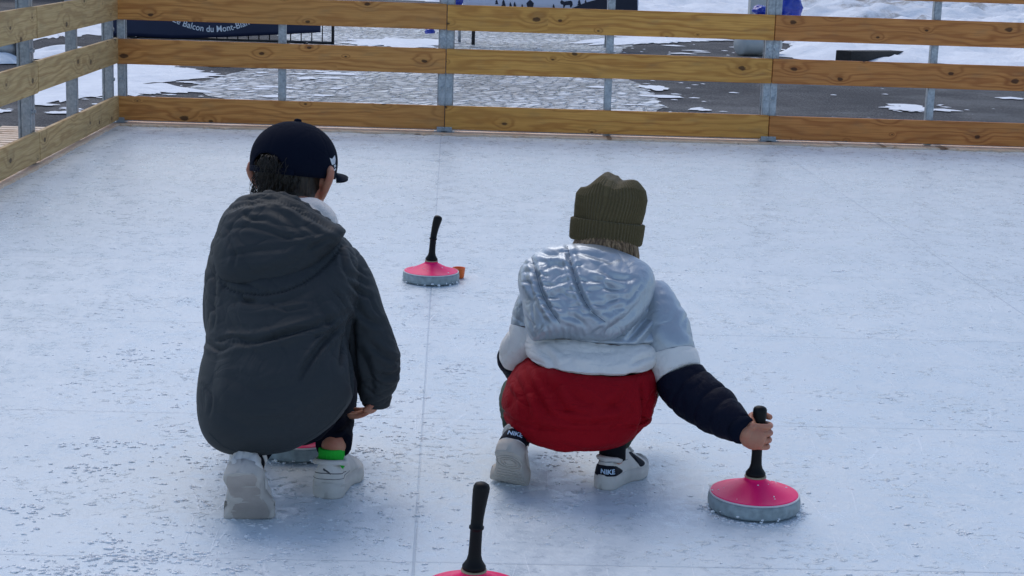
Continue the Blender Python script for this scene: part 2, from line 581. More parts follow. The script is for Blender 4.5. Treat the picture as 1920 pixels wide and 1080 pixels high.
def blotch(name, outline, z, mat, amp=.25, n=420, seed=0., height=0.0, rough=.1, nr=26, floor=None, kind='structure'):
    "uneven patch on the ground with a ragged rim; height makes it a mound"
    O = spline(outline, n, True); c = O.mean(0)
    rows = []
    for r in np.linspace(0.02, 1, nr):
        row = []
        for p in O:
            e = 1 + 1.3 * amp * noise.noise(Vector((p[0] * 1.3 + seed, p[1] * 1.3, seed))) + r * amp * (1.1 * noise.noise(Vector((p[0] * 4 + seed, p[1] * 4, seed))) + .8 * noise.noise(Vector((p[0] * 11 + seed, p[1] * 11, seed))))
            q = c + (p - c) * r * e
            h = 0
            if height:
                prof = (1 - r ** 3)
                h = height * prof * (.65 + .5 * noise.noise(Vector((q[0] * .6, q[1] * .6, seed)))) + rough * prof ** .4 * (noise.noise(Vector((q[0] * 2.4, q[1] * 2.4, seed))) + .5 * noise.noise(Vector((q[0] * 6, q[1] * 6, seed))) + .3)
            row.append((q[0], q[1], z + max(0, h)))
        rows.append(row)
    o = MB().grid(rows, caps=(True, False)).build(name, mat)
    return tag(o, kind=kind)


def gpx(pts, z=GZ): return [G(x, y, z)[:2] for x, y in pts]


# cobbled square behind the rink, snow patches and banks
blotch('cobblestone_paving', gpx([(330, 178), (560, 196), (900, 205), (1230, 212), (1215, 175), (1150, 120), (1180, 88), (1240, 62), (1100, 38), (800, 30), (500, 30), (560, 100), (430, 140)]), GZ + .004, COBB, .03)
blotch('snow_patch', gpx([(60, 190), (150, 186), (215, 183), (330, 182), (400, 176), (320, 168), (250, 160), (380, 146), (330, 125), (220, 112), (60, 130), (-60, 160)]), GZ + .008, SNOW, .16, height=.025, rough=.03, seed=2)
blotch('snow_patch', gpx([(60, 76), (140, 70), (230, 62), (225, 30), (120, 20), (20, 22), (-40, 50)]), GZ + .008, SNOW, .14, height=.05, rough=.04, seed=5)
blotch('snow_patch', gpx([(650, 83), (740, 90), (840, 86), (830, 78), (740, 74), (660, 75)]), GZ + .012, SNOW, .3, height=.012, rough=.015, seed=6)
blotch('snow_patch', gpx([(1080, 82), (1170, 84), (1330, 78), (1400, 74), (1390, 66), (1260, 68), (1150, 70)]), GZ + .012, SNOW, .3, height=.015, rough=.02, seed=8)
blotch('snow_patch', gpx([(1205, 166), (1235, 171), (1248, 167), (1220, 162)]), GZ + .012, SNOW, .7, height=.0, rough=.012, seed=9)
blotch('snow_patch', gpx([(1690, 206), (1720, 210), (1742, 207), (1725, 201), (1700, 200)]), GZ + .012, SNOW, .7, height=.0, rough=.012, seed=11)
blotch('snow_patch', gpx([(540, 150), (600, 152), (580, 147)]), GZ + .012, SNOW, .7, height=.0, rough=.012, seed=13)
# flecks of old snow left on the paving
fb = MB(); rf = random.Random(8)
for k in range(300):
    zone = rf.random()
    if zone < .35: q = G(rf.uniform(230, 640), rf.uniform(118, 185), GZ)
    elif zone < .6: q = G(rf.uniform(1080, 1330), rf.uniform(66, 215), GZ)
    elif zone < .75: q = G(rf.uniform(1350, 1560), rf.uniform(70, 112), GZ)
    elif zone < .85: q = G(rf.uniform(-40, 230), rf.uniform(150, 215), GZ)
    elif zone < .92: q = G(rf.uniform(1250, 1950), rf.uniform(120, 215), GZ)
    else: q = G(rf.gauss(1715, 30), rf.gauss(206, 4), GZ)
    s = .012 + .075 * rf.random() ** 4; st = rf.uniform(1, 2.5); ox = rf.uniform(0, 50)
    ring = []
    for a in np.linspace(0, 2 * PI, 18, endpoint=False):
        r_ = s * (1 + .9 * noise.noise(Vector((1.4 * math.cos(a) + ox, 1.4 * math.sin(a), 0))))
        ring.append((q[0] + r_ * st * math.cos(a), q[1] + r_ * 1.3 * math.sin(a), GZ + .009))
    o_ = len(fb.v); fb.v.extend([tuple(map(float, p)) for p in ring]); fb.v.append((float(q[0]), float(q[1]), GZ + .012 + s * .1))
    fb.f.extend([(o_ + i, o_ + (i + 1) % 18, o_ + 18) for i in range(18)])
tag(fb.build('snow_flecks', SNOW), kind='stuff')
# the ploughed bank to the right, and the snowfield across the square
blotch('snow_bank', gpx([(1480, 107), (1600, 116), (1750, 121), (1960, 131), (2300, 140), (2350, 60), (2000, 45), (1700, 45), (1500, 62)]), GZ + .006, SNOW, .03, height=.22, rough=.15, seed=3, nr=40, n=240)
blotch('snow_bank', [(5.6, 33), (9, 32), (13, 32.5), (18, 33), (20, 40), (14, 44), (8, 43), (5.4, 39)], GZ + .006, SNOWD, .05, height=.75, rough=.22, seed=14, nr=40, n=240)
blotch('snow_bank', [(-1.5, 34), (2, 33), (5.2, 33.2), (5.0, 39), (2, 41), (-2, 40)], GZ + .006, SNOW, .06, height=.30, rough=.12, seed=21, nr=34, n=200)
rows = []
for j in range(60):
    y = 35 + j * 1.6
    rows.append([(x, y, GZ + .006 + .05 * j ** 1.15 * .4 + .25 * noise.noise(Vector((x * .25, y * .25, 4))) + .3) if 0 < j else (x, y, GZ - .05) for x in np.linspace(-70, 70, 120)])
tag(MB().grid(rows, closed=False).build('snowfield', SNOW), kind='structure')

# ------------------------------------------------------------------ fence
HB = [(.024, .168), (.365, .516), (.629, .783), (.895, 1.045)]


def oriented(name, c, size, ax, mat, parent, bev=.003):
    "box with its local x along ax, origin at its centre"
    bm = bmesh.new(); bmesh.ops.create_cube(bm, size=1); bmesh.ops.scale(bm, vec=size, verts=bm.verts)
    if bev: bmesh.ops.bevel(bm, geom=bm.edges[:], offset=bev, segments=2, affect='EDGES')
    me = bpy.data.meshes.new(name); bm.to_mesh(me); bm.free()
    o = link(name, me, mat, None, False)
    o.location = tuple(map(float, c)); o.rotation_euler = (0, 0, math.atan2(ax[1], ax[0]))
    attach(o, parent)
    return o


def fence_panel(p0, p1, wood, label, group, feet=True):
    p0 = np.array(p0); p1 = np.array(p1); L = np.linalg.norm(p1 - p0); ax = (p1 - p0) / L
    out = np.array([-ax[1], ax[0]])            # to the outside of the rink
    if out @ (p0 - np.array([0, 3])) < 0: out = -out
    root = empty('fence_panel', (*((p0 + p1) / 2), 0), label, 'fence', group)
    for k, (a, b) in enumerate(HB):
        c = (p0 + p1) / 2 + out * .0
        j = .003 * random.uniform(-1, 1)
        o = oriented('board', (*c, (a + b) / 2 + j), (L - .004, .028, b - a), ax, wood, root)
    for t, w in ((.0217, .043), (L / 2, .046), (L - .0217, .043)):
        c = p0 + ax * t + out * .042
        post = oriented('post', (*c, .5), (w, .05, 1.24), ax, GALV, root, .004)
        lip = oriented('flange', (*(c + out * .031 + ax * (0 if t == L / 2 else (.02 if t < L / 2 else -.02))), .5), (w * .35, .012, 1.2), ax, GALV, post, .002)
        if t != L / 2:
            for z in (.27, .57):
                b = MB(); q = c + ax * 0
                b.tube([(*(q - out * .024), z), (*(q - out * .034), z)], [.012, .011], 6, caps=(False, False))
                b.build('bolt', GALV, post, smooth=False)
            if not feet: continue
            # foot plate on the ice
            oriented('foot_plate', (*(p0 + ax * t - out * .03), .008), (.085, .10, .008), ax, GALV, root, .002)
            oriented('foot_bracket', (*(p0 + ax * t - out * .020), .022), (.05, .010, .034), ax, GALV, root, .002)
    return root


lx, ly = math.cos(.0297 - PI / 2 + .00286), math.sin(.0297 - PI / 2 + .00286)
LL = 1.984
C0 = np.array([CX, CY])
g = 'wooden rink fence panels'
b = [C0 + np.array([ca, sa]) * 2 * i for i in range(5)]
l = [C0 + np.array([lx, ly]) * LL * i for i in range(4)]
fence_panel(b[0], b[1], WOODS[0], 'back fence panel of four honey brown pine boards starting at the rink corner', g)
fence_panel(b[1], b[2], WOODS[1], 'back fence panel of yellowish knotty pine boards, middle of the back row', g)
fence_panel(b[2], b[3], WOODS[2], 'back fence panel of reddish brown pine boards at the right edge', g)
fence_panel(b[3], b[4], WOODS[1], 'back fence panel continuing beyond the right edge of the view', g)
fence_panel(l[0], l[1], WOODS[3], 'pale pine side fence panel running from the rink corner towards us', g, False)
fence_panel(l[1], l[2], WOODS[3], 'pale pine side fence panel at the far left edge of the photo', g, False)
# light planks lying under the fence
def plank(name, p0, p1, d0, d1, z, label, mat=PLANK, th=.022):
    p0 = np.array(p0); p1 = np.array(p1); L = np.linalg.norm(p1 - p0); ax = (p1 - p0) / L; nn = np.array([ax[1], -ax[0]])
    if nn @ (np.array([1.5, 5]) - p0) < 0: nn = -nn
    n = int(L / .02); rows = []
    for i in range(n + 1):
        q = p0 + ax * L * i / n
        e = d1 * (1 + .35 * noise.noise(Vector((i * .11, d0, 2))) + .25 * noise.noise(Vector((i * .5, d0, 7))))
        a = q + nn * d0; bb = q + nn * e
        rows.append([(*a, z - th), (*a, z), (*bb, z + .001), (*(bb + nn * .004), z - th)])
    o = MB().grid(rows, caps=(True, True)).build(name, mat, None, smooth=False)
    return tag(o, label, 'plank')
plank('ground_plank', fl(.02), fl(7.9), -.05, .15, .010, 'thin raw pine plank lying along the foot of the back fence')
plank('ground_plank', l[0] + np.array([lx, ly]) * .05, l[3], -.05, .030, .010, 'thin raw pine plank along the foot of the left side fence')
# slatted duckboard outside the left fence
root = empty('duckboard', (-2.95, 9.2, GZ), 'pale slatted wooden duckboard lying outside the left side fence', 'duckboard')
a0 = l[0]
for i in range(34):
    u = .35 + i * .1
    c = a0 + np.array([lx, ly]) * u + np.array([-.36, 0])
    oriented('slat', (*c, -.012), (.52, .074, .022), np.array([1, .03]), PLANK, root, .003)
for dx in (-.18, -.52):
    c = a0 + np.array([lx, ly]) * 2.0 + np.array([dx, 0])
    oriented('bearer', (*c, -.062), (3.5, .06, .074), np.array([lx, ly]), PLANK, root, .003)

# ------------------------------------------------------------------ things beyond the fence
def cyl(mb, a, b_, r, n=12): return mb.tube([a, b_], [r, r], n, caps=(False, False))


# crowd barrier with the navy banner
Yb = 20.4
bl = W(200, 74, Yb); br = W(624, 82, Yb)
root = empty('crowd_barrier', (bl[0] + 1, Yb, GZ), 'dark steel crowd barrier hung with the navy banner reading Le Balcon du Mont-Blanc', 'barrier')
xl, xr = -4.85, br[0]
fr = MB()
zt = .95; zb = G(624, 82, GZ)[2] + .02
for x in (xl, xr): cyl(fr, (x, Yb, GZ), (x, Yb, zt), .018)
cyl(fr, (xl, Yb, zt), (xr, Yb, zt), .018); cyl(fr, (xl, Yb, zb), (xr, Yb, zb), .016)
fr.build('frame', BLACKSTEEL, root)
n = 21
for i in range(1, n):
    x = xl + (xr - xl) * i / n
    MB().tube([(x, Yb, zb), (x, Yb, zt)], [.0075, .0075], 6, caps=(False, False)).build('bar', BLACKSTEEL, root)
for x in (xl + .3, xr - .3):
    f = MB(); cyl(f, (x, Yb - .3, GZ + .012), (x, Yb + .3, GZ + .012), .012); f.build('foot', BLACKSTEEL, root)
# banner cloth: lower hem as photographed
hem = np.array([(210, 67), (260, 68), (320, 72), (380, 71), (440, 69), (500, 66), (560, 63), (600, 61)], float)
Yc = Yb - .06
rows_f, rows_b = [], []
xs = np.linspace(210, 601, 80)
for j, tt in enumerate(np.linspace(0, 1, 24)):
    rf, rb = [], []
    for x in xs:
        yh = np.interp(x, hem[:, 0], hem[:, 1]); p = W(x, yh, Yc)
        z = p[2] + (zt + .03 - p[2]) * tt
        y = Yc + .012 * math.sin(x * .045 + 2 * tt) * (1 - tt)
        rf.append((p[0], y - .003, z)); rb.append((p[0], y + .003, z))
    rows_f.append(rf); rows_b.append(rb)
mb = MB()
for i in range(len(rows_f)): pass
mb.grid([rf + rb[::-1] for rf, rb in zip(rows_f, rows_b)], caps=(True, True))
bo = mb.build('banner', NAVYCLOTH, root)
v, f = text_mesh('Le Balcon du Mont-Blanc', 1, .012)
tree = bvh(bo)
wid = v[:, 0].max() - v[:, 0].min()
Q = []
for p in v:
    t = p[0] / wid                                        # -.5 .. .5 along a smile-shaped arc
    cxp = 399 + t * 152; base = 60 - 34 * (2 * t) ** 2 * .55 + .018 * (cxp - 403)
    sl = math.atan2(-34 * .55 * 8 * t, 152)
    em = 152 / wid * 1.12
    x = cxp - math.sin(-sl) * 0 + p[1] * em * math.sin(sl); y = base - p[1] * em * math.cos(sl)
    q = hit(tree, x, y, .004)
    if q is None: q = W(x, y, Yc - .006)
    Q.append(q)
MB().add(Q, f).build('lettering', WHITEPRINT, bo, smooth=False)

# second barrier with the pale mountain scene banner
Y2 = 21.2
root = empty('banner_stand', (W(1030, 60, Y2)[0], Y2, GZ), 'banner on a steel frame with navy firs, chapel and cow on a pale sky', 'banner')
for x0, x1 in ((891, 891), (1152, 1152)):
    top = W(x0, -60, Y2); bot = G(x0, 92, GZ)
    f = MB(); cyl(f, (top[0], Y2, GZ), (top[0], Y2, 1.15), .022); f.build('leg', BLACKSTEEL, root)
for x0, y1, in ((862, 88), (1137, 88)):
    p = W(x0, 50, Y2 + .35); f = MB(); cyl(f, (p[0], Y2 + .35, GZ), (p[0], Y2 + .02, 1.1), .018); f.build('strut', GALV, root)
pl0, pl1 = W(868, 13, Y2), W(1196, 21, Y2)
za = pl0[2]; zb2 = pl1[2]
mb = MB(); xs = np.linspace(pl0[0], pl1[0], 60)
rws = []
for tt in np.linspace(0, 1, 12):
    rf = [(x, Y2 - .035 + .006 * math.sin(x * 5), (za + (zb2 - za) * (x - pl0[0]) / (pl1[0] - pl0[0])) * (1 - tt) + 1.12 * tt) for x in xs]
    rws.append(rf + [(x, y + .006, z) for x, y, z in rf[::-1]])
mb.grid(rws, caps=(True, True)); pb = mb.build('banner', PALECLOTH, root); tree2 = bvh(pb)


def fir(x, y, h): return [(x - .32 * h, y), (x - .12 * h, y - .38 * h), (x - .22 * h, y - .38 * h), (x - .07 * h, y - .7 * h), (x - .13 * h, y - .7 * h), (x, y - h), (x + .13 * h, y - .7 * h), (x + .07 * h, y - .7 * h), (x + .22 * h, y - .38 * h), (x + .12 * h, y - .38 * h), (x + .32 * h, y)]


sil = [[(869, 13.5), (869, -8), (885, -6), (905, -2), (925, 4), (945, 9), (960, 13), (985, 15.5)],
       [(1068, 17.5), (1078, 13), (1095, 6), (1112, 1), (1130, -4), (1138, -5), (1138, 19.4), (1100, 18.6)],
       [(1139, 19.4), (1139, -5), (1165, -8), (1195, -8), (1195, 20.8)],
       [(960, 14.9), (1060, 17.2), (1060, 15.6), (1010, 14.2), (960, 13.2)]]
sil += [fir(931, 8, 10), fir(944, 12, 14), fir(957, 13.5, 10), fir(965, 14, 11), fir(979, 15, 8), fir(1038, 16, 9), fir(1086, 10, 12), fir(1098, 8, 9)]
sil += [[(989, 15), (989, 6), (987, 6), (994, -1), (1001, 6), (999, 6), (999, 15), (996.5, 15), (996.5, 9), (991.5, 9), (991.5, 15)],
        [(1050, 4), (1053, 0), (1058, 3), (1070, 1), (1073, 3), (1074, 9), (1072, 9), (1071, 14), (1069, 14), (1068.5, 9.5), (1060, 10), (1058, 15), (1056, 15), (1056, 9), (1052, 8)]]
decal('silhouette', tree2, sil, INK, pb, .003)


def crumpled(name, c, r, mat, seed, label, cat, squash=.7):
    mb = MB(); rows = []
    for i in range(19):
        a = -PI / 2 + PI * i / 18
        row = []
        for k in range(36):
            bb = 2 * PI * k / 36
            d = Vector((math.cos(a) * math.cos(bb), math.cos(a) * math.sin(bb), math.sin(a)))
            q = r * (1 + .35 * noise.noise(d * 1.6 + Vector((seed, 0, 0))) + .25 * abs(noise.noise(d * 4 + Vector((0, seed, 0)))))
            row.append((c[0] + d.x * q, c[1] + d.y * q, c[2] + d.z * q * squash))
        rows.append(row)
    return tag(mb.grid(rows, caps=(True, True)).build(name, mat), label, cat)


p = G(1478, 52, GZ)
crumpled('plastic_bag', W(1476, 14, 24.5), .19, BLUEBAG, 1.5, 'crumpled blue plastic bag bulging right of the grey post at top', 'plastic bag', 1.1)
crumpled('plastic_bag', W(1427, 20, 24.4), .12, BLUEBAG, 4.5, 'small blue plastic bag left of the fence joint by the grey post', 'plastic bag', .6)
crumpled('plastic_bag', W(855, 2, 20.9), .075, BLUEBAG, 7.7, 'blue plastic scrap tied to the left edge of the mountain scene banner', 'plastic bag', 1)
crumpled('plastic_bag', W(806, 58, 20.7), .06, BLUEBAG, 9.1, 'blue plastic scrap seen under the top board beside the fence joint', 'plastic bag', .6)
# grey bin standing and grey drum lying on the asphalt
pp = G(1418, 62, GZ)
o = MB().box((pp[0], pp[1], GZ + .75), (.27, .27, 1.5), bev=.03)
o.box((pp[0], pp[1], GZ + .03), (.42, .42, .06), bev=.015)
tag(o.build('bollard', GREYPVC, smooth=False), 'pale grey square bollard standing behind the blue bags', 'bollard')
q0 = G(1385, 104, GZ); q1 = q0 + np.array([.55, .35, 0])
root = empty('drum', (q0[0], q0[1], GZ), 'light grey plastic drum lying on its side on the wet asphalt', 'drum')
mb = MB(); d = np.array([.84, .54, 0]); cc = np.array([q0[0], q0[1], GZ + .13])
mb.tube([cc, cc + d * .02, cc + d * .05, cc + d * .3, cc + d * .33, cc + d * .56, cc + d * .6], [.11, .128, .128, .13, .138, .13, .10], 40, caps=(False, False))
mb.build('drum_body', GREYPVC, root)
mb = MB(); mb.tube([cc + d * .28, cc + d * .31], [.142, .142], 40, caps=(False, False)); mb.build('rib', GREYPVC, root)
# dark timber beam at the edge of the snow
e0 = G(1580, 117, GZ); e1 = G(1760, 120, GZ) + np.array([0, 1.2, 0])
dd = (e1 - e0); dd[2] = 0; Lb = np.linalg.norm(dd)
mb = MB().box((0, 0, 0), (Lb, .2, .13), bev=.012)
o = mb.build('timber_beam', DARKWOOD, smooth=False); o.location = tuple((e0 + e1) / 2 + np.array([0, 0, .045])); o.rotation_euler = (0, .03, math.atan2(dd[1], dd[0]))
tag(o, 'dark weathered timber beam lying at the foot of the snow bank', 'beam')
e = G(1585, 100, GZ) + np.array([0, .25, .1])
mb = MB().box((0, 0, 0), (.34, .06, .02), bev=.003)
o = mb.build('plank_offcut', PLANK, smooth=False); o.location = tuple(e + np.array([.05, .4, .12])); o.rotation_euler = (0, -.35, .4)
tag(o, 'small pinkish plank offcut sticking out of the snow by the beam', 'plank')
# tree trunk at the upper right
tb = G(1930, 27, GZ)
root = empty('tree', (tb[0], tb[1], GZ), 'dark tree trunk standing in the snow at the top right corner', 'tree')
mb = MB(); rows = []
for i in range(40):
    z = GZ - .1 + i * .11; rr = .36 * math.exp(-i * .16) * .6 + .26 - .0025 * i
    rows.append([(tb[0] + rr * (1 + .10 * noise.noise(Vector((3 * math.cos(a), 3 * math.sin(a), z)))) * math.cos(a), tb[1] + rr * (1 + .1 * noise.noise(Vector((3 * math.cos(a), 3 * math.sin(a), z)))) * math.sin(a), z) for a in np.linspace(0, 2 * PI, 28, endpoint=False)])
mb.grid(rows, caps=(True, True)).build('trunk', BARK, root)
mb = MB()
rt = random.Random(3)
def limb(mb, p, d, L, r, lev):
    pts = [np.array(p)]
    for k in range(5):
        d = d + np.array([rt.uniform(-.2, .2), rt.uniform(-.2, .2), rt.uniform(-.05, .2)]); d /= np.linalg.norm(d)
        pts.append(pts[-1] + d * L / 5)
    mb.tube(pts, list(np.linspace(r, r * .45, 6)), 7)
    if lev:
        for k in range(4):
            i = rt.randint(2, 5); nd = d + np.array([rt.uniform(-1, 1), rt.uniform(-1, 1), rt.uniform(-.2, .7)]); nd /= np.linalg.norm(nd)
            limb(mb, pts[i], nd, L * .6, r * .45, lev - 1)
for k in range(7):
    a = k * 2.4; limb(mb, (tb[0], tb[1], 3.0 + .18 * k), np.array([math.cos(a), math.sin(a), .8]), 2.6, .09, 2)
mb.build('bare_branches', BARK, root)
# car tyre in a heap of snow at the left edge, low wall behind
ty = G(6, 118, GZ)
root = empty('wheel', (ty[0], ty[1], GZ), 'dark tyre half buried in a snow heap at the left edge', 'wheel')
mb = MB(); R0, r0 = .20, .075; rows = []
for i in range(48):
    a = 2 * PI * i / 48; rows.append([(ty[0] - .02 + (R0 + r0 * math.cos(bb)) * math.cos(a), ty[1] + .1 + .08 * math.sin(bb) * 1.1, GZ + .12 + (R0 + r0 * math.cos(bb)) * math.sin(a)) for bb in np.linspace(0, 2 * PI, 16, endpoint=False)])
rows.append(rows[0])
mb.grid(rows).build('tyre', RUBBER, root)
mb = MB(); mb.tube([(ty[0] - .02, ty[1] + .06, GZ + .12), (ty[0] - .02, ty[1] + .14, GZ + .12)], [.14, .14], 30, caps=(False, False)); mb.build('rim', RIMSTEEL, root)
blotch('snow_heap', [(ty[0] - .9, ty[1] - .1), (ty[0] - .3, ty[1] - .28), (ty[0] + .1, ty[1] - .22), (ty[0] + .22, ty[1] + .0), (ty[0] - .1, ty[1] + .2), (ty[0] - .9, ty[1] + .3)], GZ + .01, SNOW, .06, height=.16, rough=.05, seed=31)
blotch('snow_heap', gpx([(60, 112), (160, 108), (230, 102), (235, 97), (150, 98), (60, 100)]), GZ + .01, SNOW, .06, height=.10, rough=.04, seed=35)
root = empty('low_wall', (-11, 31, GZ), 'plain beige plastered wall across the square at the upper left', 'wall')
MB().box((-12.5, 31, .75), (11.0, .3, 2.1), bev=.02).build('wall_face', PLASTER, root, smooth=False)
MB().box((-12.5, 31, 1.86), (11.2, .42, .12), bev=.02).build('coping', GREYPVC, root, smooth=False)
# ------------------------------------------------------------------ curling stones
PINK = plain('pink_plastic', (.97, .008, .15), .40, .05, 50, .15, .001, spec=.2)
STONERING = plain('grey_ring', (.27, .33, .35), .5, .6, 60, .5, .003)
RIMWHITE = plain('rim_white', (.62, .60, .62), .5, .1, 60, .3, .001)
HANDLE = plain('black_rubber', (.005, .005, .0055), .5, .2, 60, .05, .0006, spec=.2)
BRASS = plain('tan_collar', (.34, .27, .17), .5, .2, 50, .1, .001)
ORANGE = plain('orange_plastic', (.80, .14, .012), .4, .1, 40, .1, .001)
FROSTBIT = plain('frost_bits', (.84, .88, .93), .6, .06, 80, .4, .002)


CR = MB()       # loose shavings, gathered into one sheet of crumbs


def make_stone(root, x, y, lean=0., bend=.0, yaw=0., seed=0, handle_h=.168, tw=0.):
    c = np.array([x, y, 0.])
    def tr(mb): mb.v = [tuple(np.array(p) + c) for p in mb.v]; return mb
    body = MB().lathe([(.088, .003), (.096, .004), (.0985, .009), (.0995, .018), (.0985, .029), (.0965, .0335), (.09, .034)], 96)
    bo = tr(body).build('base_ring', STONERING, root)
    tr(MB().lathe([(.09, .0335), (.0962, .0335), (.0975, .0355), (.0965, .0372), (.0945, .0372), (.09, .036)], 96)).build('rim', RIMWHITE, bo)
    prof = [(.0945, .0355), (.0935, .038)]
    for t in np.linspace(0, 1, 18):
        r = .0925 * (1 - t) + .0235 * t
        prof.append((r, .0385 + .0275 * t ** 1.45))
    prof += [(.0225, .069), (.022, .0715), (.0, .0715)]
    cone = tr(MB().lathe(prof, 96)).build('cone', PINK, root)
    tr(MB().lathe([(.0, .0713), (.0232, .0713), (.0235, .0725), (.0232, .0745), (.0, .0745)], 48)).build('collar', BRASS, root)
    mb = MB()
    rows = []
    d = np.array([math.cos(yaw), math.sin(yaw), 0])
    prof = [(0, .019), (.002, .0215), (.007, .0215), (.010, .0195), (.018, .0145), (.028, .0120), (.045, .0112), (.075, .0110), (.0785, .0112), (.0795, .0135), (.0835, .0135), (.0845, .0112), (.10, .0114), (.12, .0126), (.14, .0142), (.152, .0150), (.160, .0148), (.165, .0125), (.168, .007), (.1685, .002)]
    for s, r in prof:
        s2 = s / .168 * handle_h
        off = bend * max(0, (s - .06) / .108) ** 2 + lean * s
        cc = c + d * off + np.array([0, 0, .0745 + s2])
        tl = np.array([d[0] * (2 * bend * max(0, (s - .06)) / .108 ** 2 + lean), d[1] * (2 * bend * max(0, (s - .06)) / .108 ** 2 + lean), 1]); tl /= np.linalg.norm(tl)
        u = np.cross(tl, [0, 1, 0]); u /= np.linalg.norm(u); w = np.cross(tl, u)
        rows.append([cc + r * (math.cos(a) * u + math.sin(a) * w) for a in np.linspace(0, 2 * PI, 28, endpoint=False)])
    mb.grid(rows, caps=(True, True)).build('handle', HANDLE, root)
    # shavings stuck on the cone and the ring
    mb = CR; rr = random.Random(seed)
    for k in range(46):
        a = rr.uniform(0, 2 * PI)
        if k < 14:
            r = rr.uniform(.03, .092); t = (.0925 - r) / .069; z = .0385 + .0275 * max(0, t) ** 1.45; s = rr.uniform(.0008, .0022)
        else:
            r = .0985; z = rr.uniform(.003, .012) * rr.uniform(.4, 1); s = rr.uniform(.0015, .0045)
        mb.ellipsoid((x + r * math.cos(a), y + r * math.sin(a), z), (s * rr.uniform(.8, 1.8), s * rr.uniform(.8, 1.8), s * rr.uniform(.5, 1)), n=4)
    return root


gs = 'pink curling stones on the ice'
SX, SY = .536, 3.515
stone_a = make_stone(empty('curling_stone', (SX, SY, 0), 'pink curling stone gripped by the child in the olive beanie', 'curling stone', gs), SX, SY, bend=.006, yaw=1.2, seed=1, handle_h=.153)
p = G(808, 527)
make_stone(empty('curling_stone', (p[0], p[1], 0), 'far pink curling stone standing alone beside the orange cup', 'curling stone', gs), p[0], p[1], lean=.05, bend=.014, yaw=0, seed=2, handle_h=.158)
make_stone(empty('curling_stone', (-.052, 2.905, 0), 'nearest pink curling stone cut off by the bottom edge of the photo', 'curling stone', gs), -.052, 2.905, lean=.03, bend=.006, yaw=.1, seed=3, handle_h=.163)
p = G(563, 847)
make_stone(empty('curling_stone', (p[0], p[1], 0), 'pink curling stone half hidden in front of the squatting boy between his shoes', 'curling stone', gs), p[0], p[1], bend=.008, yaw=1.6, seed=4)
# orange cup
p = G(860, 521)
root = empty('cup', (p[0], p[1], 0), 'small orange plastic cup on the ice behind the far stone', 'cup')
mb = MB().lathe([(.0, .001), (.017, .001), (.019, .004), (.0225, .034), (.0235, .036), (.0225, .0375), (.0205, .036), (.0172, .006), (.0, .005)], 40, caps=(False, False))
mb.v = [(a + p[0], b_ + p[1], z) for a, b_, z in mb.v]; mb.build('cup_body', ORANGE, root)
mb = MB(); mb.tube([(p[0] - .02, p[1] - .004, .032), (p[0] - .036, p[1] - .006, .032), (p[0] - .038, p[1] - .006, .022)], [.003] * 3, 8); mb.build('lug', ORANGE, root)

# ------------------------------------------------------------------ loose ice crumbs
mb = CR; rc = random.Random(5)
ICO = None
bm = bmesh.new(); bmesh.ops.create_icosphere(bm, subdivisions=2, radius=1); IV = [v.co.copy() for v in bm.verts]; IF = [[v.index for v in f.verts] for f in bm.faces]; bm.free()


def crumb(x, y, s, fl_=.55):
    o = len(mb.v); st = rc.uniform(.7, 1.7); a = rc.uniform(-.5, .5); ox = rc.uniform(0, 99)
    for q in IV:
        k = s * (.9 + .7 * noise.noise(q * 1.5 + Vector((ox, 0, 0))) + .45 * noise.noise(q * 4.2 + Vector((0, ox, 0))))
        X = q.x * k * st; Yy = q.y * k * .8
        mb.v.append((x + X * math.cos(a) - Yy * math.sin(a), y + X * math.sin(a) + Yy * math.cos(a), max(-.001, q.z * k * fl_ * .8 + s * .05)))
    mb.f.extend([tuple(i + o for i in f) for f in IF])


n = 0
while n < 2100:
    px, py = rc.uniform(-30, 1950), 290 + 800 * rc.random() ** .75
    q = G(px, py)
    dens = noise.noise(Vector((q[0] * 1.1 + 3, q[1] * .7, 5))) + .6 * noise.noise(Vector((q[0] * 3.5, q[1] * 2.2, 8)))
    left = 1.0 if px < 800 else .55
    if rc.random() > left * min(1, max(.12, .38 + dens * .9)): continue
    s = .0020 + .0036 * rc.random() ** 2.2
    if q[1] < 3.6 and px < 420 and rc.random() < .25: s *= 1.6
    crumb(q[0], q[1], s)
    if rc.random() < .4:
        for k in range(rc.randint(3, 8)): crumb(q[0] + rc.gauss(0, 2.2 * s), q[1] + rc.gauss(0, 1.4 * s), s * rc.uniform(.3, .8))
    n += 1
for (cx0, cy0, wx, wy, m_, sm) in ((180, 880, 60, 10, 18, .009), (60, 960, 20, 30, 14, .009), (280, 1045, 110, 12, 40, .010), (140, 1070, 90, 12, 26, .010), (850, 690, 24, 10, 10, .007), (690, 845, 30, 8, 10, .008), (520, 850, 30, 14, 8, .007), (250, 670, 70, 16, 24, .008), (200, 835, 110, 10, 22, .008), (1060, 860, 80, 12, 20, .006), (1320, 840, 60, 10, 12, .006), (700, 912, 30, 6, 8, .007), (560, 985, 40, 6, 8, .006), (900, 640, 30, 14, 10, .006)):
    for k in range(m_ * 3):
        q = G(rc.gauss(cx0, wx * .6), rc.gauss(cy0, wy * .6)); crumb(q[0], q[1], sm * rc.uniform(.15, .7), .6)
# slush pushed up round the stone in play
for k in range(150):
    a = rc.uniform(PI * .95, PI * 2.15); r = .101 + abs(rc.gauss(0, .012))
    crumb(SX + r * math.cos(a), SY + r * math.sin(a), rc.uniform(.0018, .0055), .5)
for (fx, fy) in ((475, 972), (620, 930), (960, 908), (1160, 920), (540, 868)):
    q0 = G(fx, fy)
    for k in range(26): crumb(q0[0] + rc.gauss(0, .05), q0[1] + rc.gauss(-.01, .02), rc.uniform(.0015, .0045), .5)
tag(mb.build('ice_crumbs', CRUMB, smooth=True), kind='stuff')
